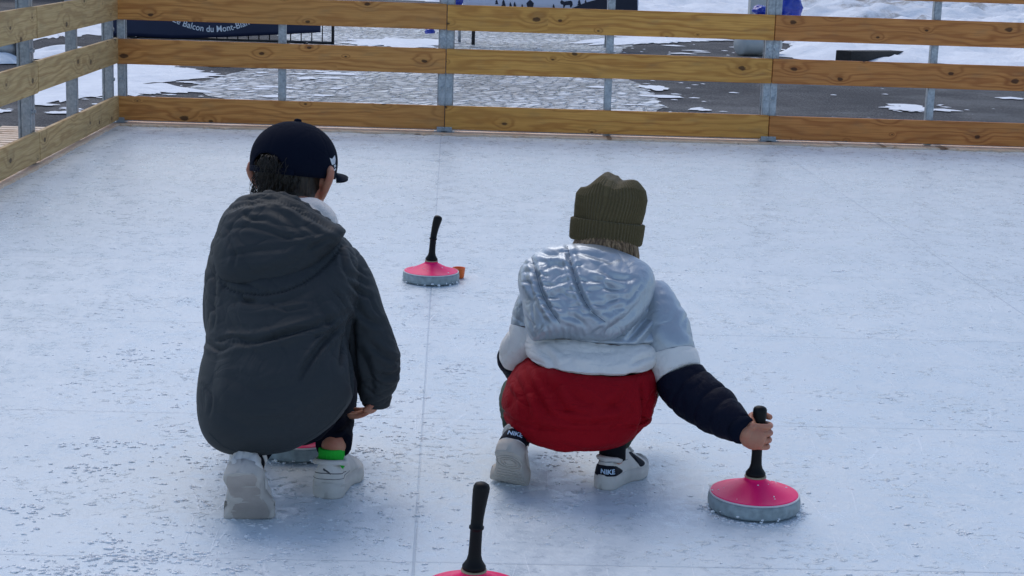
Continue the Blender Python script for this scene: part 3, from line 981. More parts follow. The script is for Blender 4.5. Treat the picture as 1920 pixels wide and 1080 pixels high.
# ------------------------------------------------------------------ clothing materials
def cloth_mat(name, col, rough=.8, weave=900, wr=.25, wscale=16, spec=.3, sheen=.0, var=.15, wdist=.006):
    t = NT(name); v = t.coord()
    n = t.noise(v, wscale, 3, .5, .8); f = t.noise(v, weave, 2); b_ = t.noise(v, 5, 3)
    lo = tuple(a * (1 - var) for a in col); hi = tuple(a * (1 + var) for a in col)
    c = t.mix(b_, lo, hi)
    n5 = t.noise(v, wscale * .6, 3, .5, 1.2); rd = t.math('ABSOLUTE', t.math('SUBTRACT', n5, .5)); rd = t.ss(rd, 0, .07)
    mk = t.ss(t.noise(v, 7, 2), .42, .62)
    bp = t.bump(n, wr, wdist); bp = t.bump(t.math('MAXIMUM', rd, t.math('SUBTRACT', 1, mk)), .35, .0035, bp); bp = t.bump(f, .15, .0006, bp)
    return t.fin(c, rough, bp, spec=spec, Sheen_Weight=sheen)


SHELL = cloth_mat('charcoal_shell', (.031, .036, .039), .66, 700, .30, 13, .25)
FLEECE = plain('cream_fleece', (.82, .75, .69), .95, .1, 250, .7, .004, spec=.1)
NAVYCOT = cloth_mat('navy_cotton', (.006, .0085, .019), .95, 900, .2, 20, .08)
TROUSER = cloth_mat('navy_trouser', (.0045, .0055, .012), .9, 900, .4, 22, .1)
JEANS = cloth_mat('grey_green_trouser', (.075, .095, .075), .9, 700, .5, 26, .1, var=.5)
SOCKG = plain('neon_green_knit', (.03, .50, .05), .9, .12, 400, .6, .002, spec=.1)
SOCKD = plain('dark_knit', (.01, .011, .015), .9, .1, 400, .6, .002, spec=.1)
OFFWHITE = plain('worn_white_leather', (.64, .61, .565), .6, .32, 22, .25, .002, spec=.4, detail=7)
SOLE = plain('worn_sole_rubber', (.60, .575, .53), .7, .28, 22, .3, .002, spec=.3, detail=8)
SOLED = plain('dirty_outsole', (.50, .465, .42), .75, .3, 18, .4, .003, spec=.3, detail=8)
SOLEW = plain('worn_tread_rubber', (.40, .355, .32), .85, .5, 14, .6, .004, spec=.2, detail=9)
SHOENAVY = plain('navy_leather', (.006, .008, .017), .65, .15, 30, .1, .001, spec=.15)
LOGO = plain('pale_blue_print', (.50, .66, .84), .5, .05, 30, 0)
LOGOD = plain('dark_print', (.06, .06, .065), .5, .1, 30, 0)
EMBR = plain('white_embroidery', (.66, .67, .70), .8, .1, 300, .3, .001)


def skin_mat(name, col, red):
    t = NT(name); v = t.coord(); n = t.noise(v, 34, 4); m = t.noise(v, 300, 3)
    c = t.mix(t.ss(n, .4, .65, 0, .6), col, red)
    return t.fin(c, .5, t.bump(m, .2, .0006), spec=.4, Subsurface_Weight=.25, Subsurface_Scale=.008, Subsurface_Radius=(1, .35, .2))


SKIN = skin_mat('skin', (.50, .22, .135), (.46, .135, .08))


def hair_mat(name, a, b_):
    t = NT(name); n = t.noise(t.coord(scale=(1, 1, .25)), 220, 3); n2 = t.noise(t.coord(), 30, 2)
    return t.fin(t.mix(t.ss(n, .35, .7), a, t.mix(n2, b_, a)), .45, t.bump(n, .4, .001), spec=.4)


HAIRB = hair_mat('dark_brown_hair', (.008, .006, .004), (.060, .037, .021))
HAIRF = hair_mat('fair_brown_hair', (.13, .075, .036), (.66, .43, .23))
EYEW = plain('eye_white', (.75, .75, .74), .2, .02, 30, 0)
EYED = plain('eye_iris', (.03, .02, .015), .2, .1, 60, 0)


def rotz(a): c, s = math.cos(a), math.sin(a); return np.array([[c, -s, 0], [s, c, 0], [0, 0, 1.]])
def rotx(a): c, s = math.cos(a), math.sin(a); return np.array([[1, 0, 0], [0, c, -s], [0, s, c.real]])
def roty(a): c, s = math.cos(a), math.sin(a); return np.array([[c, 0, s], [0, 1, 0], [-s, 0, c]])


def face_on(mb, c, R, s, ear=1.0):
    "nose, brows, cheeks, lips and ears pushed out of a head at c; local +y is where the face looks"
    L = lambda x, y, z: c + R @ (np.array([x, y, z]) * s)
    mb.ellipsoid(c, (.076 * s, .093 * s, .098 * s), R)
    mb.ellipsoid(L(0, .018, -.058), (.058 * s, .066 * s, .052 * s), R)
    mb.tube([L(0, .086, .012), L(0, .098, -.012), L(0, .100, -.020)], [.008 * s, .010 * s, .012 * s], 12)
    mb.ellipsoid(L(.010, .092, -.022), (.008 * s, .008 * s, .007 * s), R); mb.ellipsoid(L(-.010, .092, -.022), (.008 * s, .008 * s, .007 * s), R)
    mb.tube([L(-.020, .078, -.050), L(0, .085, -.049), L(.020, .078, -.050)], [.005 * s, .007 * s, .005 * s], 10)
    mb.tube([L(-.016, .076, -.058), L(0, .083, -.059), L(.016, .076, -.058)], [.005 * s, .007 * s, .005 * s], 10)
    mb.ellipsoid(L(0, .066, -.085), (.022 * s, .018 * s, .016 * s), R)
    for k in (-1, 1):
        mb.tube([L(k * .050, .066, .026), L(k * .030, .080, .030), L(k * .012, .083, .024)], [.008 * s, .009 * s, .007 * s], 10)
        # ear: rim and lobe
        e = [L(k * .074, .004, -.034), L(k * (.074 + .015 * ear), -.012, -.018), L(k * (.074 + .028 * ear), -.022, .006), L(k * (.074 + .025 * ear), -.018, .024), L(k * .078, .002, .028)]
        mb.tube(spline(e, 10), [.009 * s] * 10, 10)
        mb.ellipsoid(L(k * .083, -.008, .002), (.0075 * s, .013 * s, .025 * s), R @ rotz(-k * .5))


def eyes(parent, c, R, s):
    for k in (-1, 1):
        p = c + R @ (np.array([k * .030, .078, .008]) * s)
        o = MB().ellipsoid(p, (.012 * s,) * 3, R, 12).build('eye', EYEW, parent)
        MB().ellipsoid(p + R @ (np.array([0, .0085, 0]) * s), (.006 * s, .004 * s, .006 * s), R, 8).build('iris', EYED, o)


def shoe(parent, origin, yaw, L, Wd, pitch=0., roll=0., upper_mat=None, sole_mat=None, out_mat=None, name='shoe', toe_yaw=0., side=1, hgt=1.0, tread=True, worn=0.):
    """trainer pointing along +y before yaw; pitch lifts the heel about the ball (radians).
    origin = the ball of the foot on the ground when pitched, the heel when flat. Returns (shoe, sole, mapping)"""
    yb = .70 * L

    def place(p):
        p = np.array(p, float)
        if pitch:
            d = yb - p[1]; k = min(1, max(0, (d + .012) / .03)); a = -pitch * k * k * (3 - 2 * k)
            q = p - np.array([0, yb, .0]); q = rotx(a) @ q; p = q
        p = roty(roll) @ p
        return np.array(origin) + rotz(-yaw) @ p

    def halfw(t, lat):
        # outline of the sole along its length; lat=+1 outer side
        if t < .12: w = .36 * math.sqrt(max(0, 1 - ((.12 - t) / .12) ** 2)) * .98 + .0
        elif t < .4: w = .353 - .02 * math.sin((t - .12) / .28 * PI)
        elif t < .72: w = .353 + (.49 - .353) * (3 * ((t - .4) / .32) ** 2 - 2 * ((t - .4) / .32) ** 3)
        else: w = .49 * math.sqrt(max(0, 1 - ((t - .72) / .285) ** 2.2))
        return w * Wd * (1.04 if lat * side > 0 else .96) + (.004 * (1 if lat * side > 0 else -1) if t > .6 else 0)

    ts = np.concatenate([[.002, .01, .025, .05, .085], np.linspace(.12, .9, 26), [.93, .955, .975, .99, .998]])
    # sole unit
    mb = MB(); rows = []
    hs = .026 * hgt
    for t in ts:
        a, b_ = halfw(t, -1), halfw(t, 1); y = t * L; toe = .010 * max(0, (t - .8) / .2) ** 2
        h = hs * (1.0 + .12 * (1 - t))
        rows.append([place(p) for p in [(-a * .93, y, toe), (-a * 1.0, y, toe + .004), (-a * 1.03, y, toe + h * .55), (-a * 1.0, y, toe + h), (-a * .5, y, toe + h + .002), (b_ * .5, y, toe + h + .002), (b_, y, toe + h), (b_ * 1.03, y, toe + h * .55), (b_, y, toe + .004), (b_ * .93, y, toe), (b_ * .4, y, toe + .0005), (-a * .4, y, toe + .0005)]])
    mb.grid(rows, caps=(True, True))
    # tread: pivot rings and flex bars
    for r in () if tread is not True else (.011, .018, .025):
        cy = .70 * L if False else .17 * L
        ring = [(r * math.cos(q) * Wd / .078, cy + .012 + r * 1.1 * math.sin(q), -.0006) for q in np.linspace(0, 2 * PI, 33)]
        mb.tube([place(p) for p in ring], [.0016] * 33, 6)
    for t in () if not tread else ((.36, .42, .48, .54, .60) if tread is True else (.2, .33, .43, .56)): mb.tube([place((-halfw(t, -1) * .8, t * L, -.0004)), place((halfw(t, 1) * .8, t * L, -.0004))], [.0016] * 2, 6)
    # upper
    up = MB(); rows = []
    T = [0, .05, .12, .22, .30, .40, .52, .66, .80, .92, 1.0]
    Ht = [.066, .068, .066, .060, .064, .086, .082, .064, .050, .038, .024]
    Wt = [.31, .325, .33, .32, .29, .22, .17, .18, .22, .24, .2]
    for t in np.concatenate([[.012, .02, .035, .06, .09], np.linspace(.12, .92, 56), [.94, .955, .97, .98, .988]]):
        a, b_ = halfw(t, -1) * .96, halfw(t, 1) * .96; y = t * L
        zt = np.interp(t, T, Ht) * hgt * (L / .2) ** .5; wt = np.interp(t, T, Wt) * Wd; wt = min(wt, .8 * min(a, b_))
        z0 = hs * .85
        row = []
        for q in np.linspace(0, PI, 33):
            cx = math.cos(q); sx = math.sin(q)
            ex = abs(cx) ** .75 * (1 if cx > 0 else -1); ez = sx ** .62
            wd = (b_ if cx > 0 else a); wz = wd + (wt - wd) * min(1, ez) ** 1.6
            ybend = y + (.004 if t < .1 else 0) * ez * (1 - t)
            row.append(place((ex * max(wz, abs(ex) * wt), ybend, z0 + (zt - z0) * ez)))
        row.append(place((-a * .5, y, z0 - .004))); row.append(place((b_ * .5, y, z0 - .004)))
        rows.append(row)
    up.grid(rows, caps=(True, True))
    if worn: up.v = [tuple(np.array(p) + np.array([noise.noise(Vector(p) * 45), noise.noise(Vector(p) * 45 + Vector((9, 0, 0))), noise.noise(Vector(p) * 45 + Vector((0, 9, 0)))]) * worn) for p in up.v]
    if worn: mb.v = [tuple(np.array(p) + np.array([noise.noise(Vector(p) * 30), noise.noise(Vector(p) * 30 + Vector((9, 0, 0))), 0]) * worn) for p in mb.v]
    s = up.build(name, upper_mat, parent)
    so = mb.build('sole', sole_mat, s)
    # padded collar and tongue, laces
    zc = lambda t: np.interp(t, T, Ht) * hgt * (L / .2) ** .5
    cl = []
    for q in np.linspace(0, 2 * PI, 25):
        t = .21 + .155 * math.sin(q - PI / 2); x = .31 * Wd * math.cos(q - PI / 2) * -1
        cl.append(place((x, t * L, zc(t) - .001)))
    MB().tube(cl, [.006] * 25, 10).build('collar', upper_mat, s)
    tg = MB().box((0, 0, 0), (.40 * Wd, .028, .012), bev=.004)
    tg.v = [place((p[0], .40 * L + p[1], zc(.4) + .002 + p[2] + p[1] * -.5)) for p in tg.v]; tg.build('tongue', upper_mat, s)
    lb = MB()
    for t in (.46, .53, .60, .66):
        lb.tube([place((-.2 * Wd, t * L, zc(t) - .003)), place((0, t * L + .002, zc(t) + .003)), place((.2 * Wd, t * L, zc(t) - .003))], [.0028] * 3, 8)
    lb.build('laces', upper_mat, s)
    return s, so, place


def finger(mb, pts, r0, r1): mb.tube(spline(pts, 12), np.linspace(r0, r1, 12), 12)


def lhit(tree, pl, x, y, z, mode, off):
    "lands on the shoe coming from behind the heel or from the outer side"
    a, b_ = ((x, -.06, z), (x, .04, z)) if mode == 'heel' else ((.09, y, z), (0, y, z))
    if mode == 'wrap':
        th = x / .034; a = (.10 * math.sin(th), .034 - .10 * math.cos(th), z); b_ = (0, .034, z)
    A, B = pl(a), pl(b_); D = (B - A) / np.linalg.norm(B - A)
    l, n_, _, _ = tree.ray_cast(Vector(A), Vector(D))
    return None if l is None else np.array(l) - D * off

def patch(name, tree, pl, poly, mat, par, mode, off=.0012, den=10):
    P = spline(poly, 64, True); c0 = P.mean(0); rows = []
    for r in np.linspace(.02, 1, den):
        rows.append([lhit(tree, pl, p[0], p[0], p[1], mode, off if r < .99 else -.0005) for p in (c0 + (P - c0) * r)])
    if any(q is None for r in rows for q in r): print('MISS', name); return None
    return MB().grid(rows, caps=(True, False)).build(name, mat, par)

def word(name, tree, pl, s_, c, em, mat, par, mode, off=.0024):
    v, f = text_mesh(s_, 1, .03)
    Q = [lhit(tree, pl, c[0] + p[0] * em * 1.1, c[0] + p[0] * em * 1.1, c[1] + p[1] * em, mode, off) for p in v]
    if any(q is None for q in Q): print('MISS', name); return None
    return MB().add(Q, f).build(name, mat, par, smooth=False)



def seam(name, tree, pl, pts, mat, par, r=.0009):
    P = [lhit(tree, pl, p[0], p[0], p[1], 'wrap', .0004) for p in spline(pts, 40)]
    P = [p for p in P if p is not None]
    MB().tube(P, [r] * len(P), 6).build(name, mat, par)


# ------------------------------------------------------------------ the boy in the charcoal jacket
def build_boy():
    gx = G(560, 940)
    root = empty('person', (gx[0], 3.5, 0), 'child in navy cap and hooded charcoal jacket squatting beside a hidden stone', 'person', 'children squatting on the rink')
    Yt = lambda px, py: 3.50 - .30 * (py - 640) / 420 - .00008 * (px - 520)
    # torso and sleeves of the jacket
    out = [(470, 372), (430, 392), (402, 440), (390, 480), (385, 525), (384, 580), (386, 640), (376, 690), (369, 735), (371, 785), (384, 822), (410, 845), (450, 855), (500, 853), (545, 845), (585, 825), (622, 798), (650, 765), (664, 735), (663, 690), (655, 640), (668, 560), (672, 500), (655, 455), (620, 425), (560, 390)]
    mb = pillow(out, (525, 620), Yt, .125, .15, NR=30, NTH=140, pw=2.2)
    P = [W(610, 470, 3.66), W(648, 520, 3.63), W(676, 600, 3.585), W(706, 685, 3.58), W(704, 748, 3.60)]
    mb.tube(spline(P, 20), np.interp(np.linspace(0, 4, 20), [0, 1, 2, 3, 4], [.052, .058, .056, .056, .037]), 24, caps=(True, False))
    P2 = [W(440, 470, 3.66), W(425, 540, 3.70), W(425, 620, 3.78), W(470, 660, 3.92)]
    mb.tube(spline(P2, 16), np.linspace(.055, .04, 16), 20, caps=(True, False))
    me = remesh(mb, .0029, 6)
    S = [
        ([(660, 590), (648, 640), (640, 690)], 7, .016, .003),
        ([(662, 600), (660, 650), (664, 700), (668, 745)], 7, .020, .003),
        ([(400, 640), (470, 640), (540, 625), (610, 605), (650, 590)], 8, .007, .006),
        ([(470, 645), (520, 630), (580, 610)], 5, .006, .003),
        ([(560, 715), (580, 680), (610, 640), (645, 605)], 6, .010, .006),
        ([(430, 560), (480, 568), (540, 560), (590, 540)], 9, .004, .004),
        ([(450, 545), (455, 560), (480, 565)], 5, .006, .003),
        ([(640, 470), (650, 510), (690, 535)], 6, .005, .003),
        ([(648, 520), (672, 545), (700, 560)], 6, .006, .004),
        ([(388, 490), (400, 530), (398, 580)], 6, .006, .004),
        ([(386, 640), (410, 655), (440, 650)], 6, .006, .004),
        ([(655, 560), (690, 600), (722, 610)], 8, .004, .005),
        ([(690, 640), (720, 665), (750, 680)], 7, .005, .005),
        ([(668, 650), (690, 690), (700, 740)], 8, .005, .005),
        ([(700, 700), (730, 705), (748, 700)], 6, .006, .004),
        ([(420, 700), (480, 730), (560, 720)], 16, .003, .004),
        ([(400, 770), (470, 800), (560, 790), (620, 760)], 14, .003, .003),
        ([(590, 560), (615, 600), (640, 640)], 9, .004, .004),
        ([(430, 600), (400, 690), (395, 760)], 14, .003, .003),
    ]
    S += [([(402, 520), (432, 543), (470, 549), (512, 548), (556, 535), (594, 510), (628, 476), (650, 448)], 6, .012, .0),
          ([(405, 640), (440, 632), (470, 640)], 3.5, .004, .002), ([(600, 610), (560, 622), (520, 640)], 3.5, .004, .002), ([(560, 700), (590, 655), (625, 615)], 3.5, .006, .002),
          ([(640, 600), (615, 622), (590, 632)], 3.5, .005, .002), ([(655, 470), (668, 500), (690, 520)], 3.5, .004, .002), ([(690, 545), (700, 575), (716, 600)], 3.5, .003, .002),
          ([(690, 700), (715, 722), (738, 722)], 3.5, .004, .002), ([(680, 720), (700, 740), (720, 745)], 3.5, .004, .002), ([(390, 560), (402, 590), (400, 620)], 3.5, .004, .002),
          ([(500, 560), (530, 580), (580, 575)], 4, .003, .002), ([(620, 540), (640, 560), (655, 590)], 4, .005, .002), ([(380, 720), (395, 745), (392, 780)], 4, .003, .002)]
    S = [(a_, max(3, w_ * .8), d_, r_ * .8) for a_, w_, d_, r_ in S]
    crease(me, S, .0010, 10, .0036, (8, 8, 15))
    v, _ = vget(me)
    jk = link('jacket', me, SHELL, root)
    jt = bvh(jk)
    # hood hanging on the back
    Yh = lambda px, py: Yt(px, py) - .062 + .0 * px
    ho = [(512, 361), (470, 362), (440, 377), (418, 400), (404, 440), (400, 480), (408, 515), (432, 535), (468, 542), (510, 541), (552, 528), (590, 503), (622, 470), (645, 442), (644, 428), (620, 415), (592, 396), (560, 375)]
    hb = pillow(ho, (505, 455), Yh, .074, .075, NR=26, NTH=130, pw=3.0)
    hm = remesh(hb, .0028, 6)
    crease(hm, [
        ([(412, 400), (450, 385), (520, 378), (580, 408), (640, 440)], 5, .005, .004),
        ([(430, 380), (480, 372), (530, 374)], 3, .004, .0015),
        ([(420, 430), (470, 425), (520, 440)], 5, .003, .0015),
        ([(440, 510), (490, 515), (560, 490), (600, 455)], 10, .003, .004), ([(500, 430), (540, 445), (590, 440)], 4, .004, .002), ([(455, 395), (470, 410), (500, 412)], 4, .004, .002), ([(575, 470), (600, 455), (625, 446)], 4, .004, .002), ([(430, 450), (440, 480), (436, 505)], 4, .003, .002),
        ([(425, 480), (470, 470), (540, 465)], 5, .003, .0015),
        ([(560, 400), (580, 430), (610, 440)], 6, .004, .003),
        ([(500, 385), (540, 410), (575, 450)], 7, .003, .003)], .0008, 9, .0032, (9, 9, 16))
    hood = link('hood', hm, SHELL, jk)
    # hem of the hood opening, and its fleece lining standing up on the right
    rim = [(500, 364), (545, 372), (585, 398), (618, 421), (642, 434)]
    mb = MB(); pts = spline(rim, 26)
    mb.tube([W(p[0], p[1], Yh(p[0], p[1]) - .012 + .02 * i / 25) for i, p in enumerate(pts)], [.009 + .002 * math.sin(i * 1.7) for i in range(26)], 12, flat=(1, 1.5))
    mb.build('hood_hem', SHELL, hood)
    lin = [(545, 374), (560, 370), (590, 373), (612, 383), (627, 398), (634, 416), (630, 424), (600, 425), (570, 420), (550, 400)]
    lm = remesh(pillow(lin, (590, 400), lambda x, y: Yh(x, y) + .045, .03, .03, NR=14, NTH=60, pw=2.4), .003, 3)
    crease(lm, [([(575, 378), (600, 395), (618, 418)], 5, .003, .002)], .002, 40)
    link('hood_lining', lm, FLEECE, hood)
    # sleeve cuff ring and hem drawcord lines
    c = W(696, 750, 3.60)
    MB().tube([W(706, 742, 3.60), W(705, 757, 3.603)], [.034, .031], 24, caps=(False, False)).build('cuff', SHELL, jk)
    hemo = [(392, 812), (420, 838), (455, 847), (500, 846), (545, 838), (585, 818), (620, 792), (648, 758)]
    pts = spline(hemo, 60); mb = MB()
    mb.tube([hit(jt, p[0], p[1], -.001, W(p[0], p[1], Yt(*p))) for p in pts], [.0022] * 60, 6)
    mb.build('hem_piping', SHELL, jk)

    # body: one continuous skin
    hc = W(551, 334, 3.80); yaw = math.radians(-22); Rh = rotz(yaw) @ rotx(math.radians(-14))
    mb = MB(); face_on(mb, hc, Rh, 1.0)
    pel = W(520, 760, 3.46); chest = W(520, 500, 3.64); nk = W(548, 395, 3.74)
    mb.tube(spline([pel, W(520, 640, 3.55), chest], 10), [.10, .11, .11, .105, .10, .10, .105, .11, .105, .08], 20, flat=(.7, 1))
    mb.tube([chest, nk, hc - np.array([0, 0, .03])], [.07, .05, .048], 16)
    for pts, rad in (([W(612, 478, 3.66), W(676, 600, 3.60), W(710, 690, 3.60), W(713, 737, 3.602)], [.04, .034, .03, .021]),
                     ([W(440, 480, 3.66), W(425, 560, 3.70), W(432, 630, 3.82), W(480, 660, 3.93)], [.04, .034, .03, .02])):
        mb.tube(spline(pts, 16), np.interp(np.linspace(0, 3, 16), range(4), rad), 16)
    # right hand: palm in the cuff, fingers pointing down and to the left
    w0 = W(713, 737, 3.602); dv = np.array([-.42, .10, -.80]); dv /= np.linalg.norm(dv); sv = np.array([.25, .92, .1]); sv -= (sv @ dv) * dv; sv /= np.linalg.norm(sv); nv = np.cross(dv, sv)
    mb.tube([w0, w0 + dv * .018, w0 + dv * .032], [.019, .024, .022], 16, flat=(1, .62), up=sv)
    for i, (o, ln) in enumerate(((-.021, .036), (-.007, .044), (.007, .041), (.020, .033))):
        k = w0 + dv * .034 + sv * o
        finger(mb, [k, k + dv * ln * .45 - nv * .004, k + dv * ln * .8 - nv * .012 - np.array([.006, 0, 0]), k + dv * ln - nv * .02 - np.array([.012, 0, -.002])], .0072, .0055)
    k = w0 + dv * .008 - sv * .02
    finger(mb, [k, k - sv * .012 + dv * .014, k - sv * .014 + dv * .03 - nv * .006], .0085, .0062)
    # left hand
    w1 = W(480, 660, 3.93)
    mb.tube([w1, w1 + np.array([.02, .04, -.005])], [.02, .024], 14, flat=(1, .6))
    for i in range(4):
        k = w1 + np.array([.012 + .0, .048, .018 - .013 * i]); finger(mb, [k, k + np.array([.012, .02, -.004]), k + np.array([.026, .026, -.008])], .0072, .0055)
    k = w1 + np.array([.0, .02, .022]); finger(mb, [k, k + np.array([.014, .014, .01]), k + np.array([.026, .022, .008])], .0085, .0062)
    # legs and feet
    aR = G(612, 936) + np.array([.008, .058, .105]); kR = W(626, 690, 3.86); aL = G(472, 973) + np.array([.004, .028, .150]); kL = W(455, 730, 3.82)
    for hip, kn, an in ((W(560, 770, 3.50), kR, aR), (W(480, 770, 3.50), kL, aL)):
        mb.tube([hip, (hip + kn) / 2 + np.array([0, 0, .01]), kn], [.072, .062, .048], 18)
        mb.tube([kn, kn * .6 + an * .4, an], [.046, .046, .028], 18)
        
    hl_ = G(612, 936); mb.tube([aR, hl_ + np.array([.012, .06, .05]), hl_ + np.array([.022, .14, .035])], [.022, .022, .02], 12)
    ft = G(472, 973); mb.tube([aL, ft + np.array([.002, .006, .075]), ft + np.array([.002, .022, .030])], [.022, .020, .012], 12)
    bd = remesh(mb, .0026, 3)
    body = link('body', bd, SKIN, root)
    eyes(body, hc, Rh, 1.0)
    # hair: cap of short hair on the back of the head and nape, with strands
    mb = MB(); mb.ellipsoid(hc + Rh @ np.array([0, -.012, .008]), (.0775, .090, .098), Rh)
    mb.ellipsoid(hc + Rh @ np.array([0, -.040, -.050]), (.060, .050, .050), Rh)
    for k in (-1, 1): mb.tube([hc + Rh @ np.array([k * .072, .018, .02]), hc + Rh @ np.array([k * .074, .022, -.012])], [.010, .006], 8)
    hm = remesh(mb, .0035, 2); v, nn = vget(hm)
    vset(hm, v + nn * np.array([.0016 * noise.noise(Vector((p[0] * 220, p[1] * 220, p[2] * 25))) for p in v])[:, None])
    # keep the face free: squeeze the front of the hair shell inside the skull
    v, _ = vget(hm); q = (v - hc) @ Rh
    fr = (q[:, 1] > .035) & (q[:, 2] < .06); q[fr, 1] = .035 + (q[fr, 1] - .035) * .3; q[fr, 0] *= .9
    vset(hm, q @ Rh.T + hc)
    hair = link('hair', hm, HAIRB, root)
    mb = MB(); rr = random.Random(9)
    for k in range(150):
        a = rr.uniform(-.8, .8); z = rr.uniform(-.06, .0)
        p = np.array([.080 * math.sin(a), -.012 - .094 * math.cos(a), z])
        dx = rr.uniform(-.012, .012) + .01 * math.sin(a)
        pts = [hc + Rh @ (p + np.array([0, .003, .012])), hc + Rh @ (p * 1.01 + np.array([dx * .3, -.001, 0])), hc + Rh @ (p * .97 + np.array([dx * .6, .003, -.016]))]
        mb.tube(spline(pts, 6), np.linspace(.0010, .0004, 6), 5)
    for k in range(110):                                          # tuft showing through the gap of the cap
        a = rr.gauss(-.05, .2); p = np.array([.079 * math.sin(a), -.010 - .098 * math.cos(a), rr.uniform(.020, .040)])
        pts = [hc + Rh @ p, hc + Rh @ (p + np.array([rr.uniform(-.004, .008), -.013, -.008])), hc + Rh @ (p + np.array([rr.uniform(-.008, .014), -.012, -.012 - .016 * rr.random()])), hc + Rh @ (p + np.array([rr.uniform(-.01, .016), -.009, -.022 - .026 * rr.random() ** 2]))]
        mb.tube(spline(pts, 6), np.linspace(.0009, .0003, 6), 5)
    mb.build('strands', HAIRB, hair)

    # cap
    Cc = hc + np.array([0, 0, .037]); Rc = rotz(yaw - .09) @ rotx(math.radians(-9))
    NA, NZ = 144, 26
    def zb(a):                                                    # lower edge, a = angle from the back
        e = abs(a + .06) / .50
        return -.030 + (.043 * math.sqrt(max(0, 1 - e * e)) if e < 1 else 0)
    def capP(a, t, r=0.):
        z0 = zb(a); Hc = .091
        z = z0 + (Hc - z0) * t
        zz = max(0, z) / Hc
        f = math.sqrt(max(0, 1 - zz ** 2.1)); f = max(f, 0.0)
        if z < 0: f = 1 - .02 * (z / .03) ** 2
        sm = 1 - .012 * sum(math.exp(-((math.remainder(a - k * PI / 3, 2 * PI)) / .035) ** 2) for k in range(6)) * (1 if f > .15 else 0)
        return Cc + Rc @ np.array([(.0955 + r) * f * math.sin(a) * sm, -(.1035 + r) * f * math.cos(a) * sm, z])
    mb = MB(); rows = []; rin = []
    tt = np.linspace(0, 1, NZ) ** .75
    for t in tt: rows.append([capP(a, min(t, .9985)) for a in np.linspace(-PI, PI, NA, endpoint=False)])
    for t in tt[:6]: rin.append([capP(a, t, -.003) for a in np.linspace(-PI, PI, NA, endpoint=False)])
    mb.grid(rin[::-1] + rows, caps=(False, True))
    cap = mb.build('cap', NAVYCOT, root)
    MB().ellipsoid(Cc + Rc @ np.array([0, 0, .092]), (.009, .009, .005), Rc, 8).build('button', NAVYCOT, cap)
    # brim
    rows = []
    for r in np.linspace(0, 1, 10):
        row = []
        for a in np.linspace(-1, 1, 30):
            th = a * 1.08; bx = .094 * math.sin(th); by = .101 * math.cos(th)
            ext = .078 * math.cos(a * PI / 2) ** .55 * r
            row.append(np.array([bx * (1 + .04 * r), by + ext, -.012 - .004 * r - .016 * (bx / .09) ** 2 * (0.3 + r)]))
        rows.append(row)
    mb = MB(); top = [[Cc + Rc @ p for p in q] for q in rows]; bot = [[Cc + Rc @ (p - np.array([0, 0, .004])) for p in q] for q in rows]
    mb.grid([a + b_[::-1] for a, b_ in zip(top, bot)], caps=(True, True)); mb.build('brim', NAVYCOT, cap)
    # strap across the gap
    mb = MB(); mb.grid([[Cc + Rc @ np.array([.0965 * math.sin(a), -.1045 * math.cos(a), z]) for a in np.linspace(-.66, .66, 24)] for z in (-.030, -.016)] + [[Cc + Rc @ np.array([.0935 * math.sin(a), -.1015 * math.cos(a), z]) for a in np.linspace(-.66, .66, 24)] for z in (-.016, -.030)], closed=False)
    mb.build('strap', NAVYCOT, cap)
    ct = bvh(cap)
    decal('embroidery', ct, [[(617.5, 296), (622, 298), (627, 291), (628.5, 299), (627.5, 307), (622, 309.5), (619.5, 303)],
                             [(620, 317), (622, 313), (624.5, 315), (623, 323), (620, 324)], [(625, 310), (628, 308), (629.5, 311), (626.5, 315)], [(624.5, 318), (628.5, 315), (629.5, 317.5), (625.5, 321)]], EMBR, cap, .0012)

    # trousers
    mb = MB()
    for hip, kn, an in ((W(560, 765, 3.50), kR, aR), (W(480, 765, 3.50), kL, aL)):
        mb.tube([hip, (hip + kn) / 2 + np.array([0, 0, .015]), kn], [.082, .076, .062], 20)
        mb.tube([kn, kn * .6 + an * .4, kn * .25 + an * .75, an - (kn - an) * .02], [.06, .053, .042, .040], 20, caps=(True, False))
    mb.ellipsoid(W(520, 760, 3.50), (.13, .10, .09))
    tm = remesh(mb, .004, 4)
    crease(tm, [([(612, 815), (640, 800), (658, 780)], 5, .004, .004), ([(610, 830), (640, 822), (655, 805)], 4, .003, .003), ([(620, 790), (650, 770), (662, 750)], 5, .003, .003)], .002, 22)
    link('trousers', tm, TROUSER, root)
    # right shoe, flat; heel towards us
    hl = G(612, 936); 
    s, so, pl = shoe(root, (hl[0], hl[1], 0), math.radians(4), .195, .102, tread=False, upper_mat=OFFWHITE, sole_mat=SOLE, side=1, hgt=1.18, worn=.003)
    st = bvh(s)
    # stitched lines and the leaping mark on the heel
    seam('heel_seam', st, pl, [(-.075, .046), (-.03, .054), (0, .056), (.03, .054), (.075, .046)], LOGOD, s)
    seam('heel_seam', st, pl, [(-.085, .040), (-.03, .043), (0, .043), (.03, .043), (.085, .040)], LOGOD, s, .0006)
    patch('leaping_mark', st, pl, [(-.012, .0655), (-.009, .0665), (-.004, .0640), (.002, .0615), (.008, .0575), (.0095, .0530), (.006, .0550), (.0, .0580), (-.005, .0605), (-.010, .0615)], LOGOD, s, 'wrap', .0010, 6)
    # green sock
    ax = np.array([pl((0, .045, .06)), pl((0, .045, .075)), pl((.0, .047, .094)), aR + np.array([0, 0, -.002])])
    mb = MB(); rows = []
    n = 60
    top = pl((0, .056, .100)); base = pl((0, .056, .050))
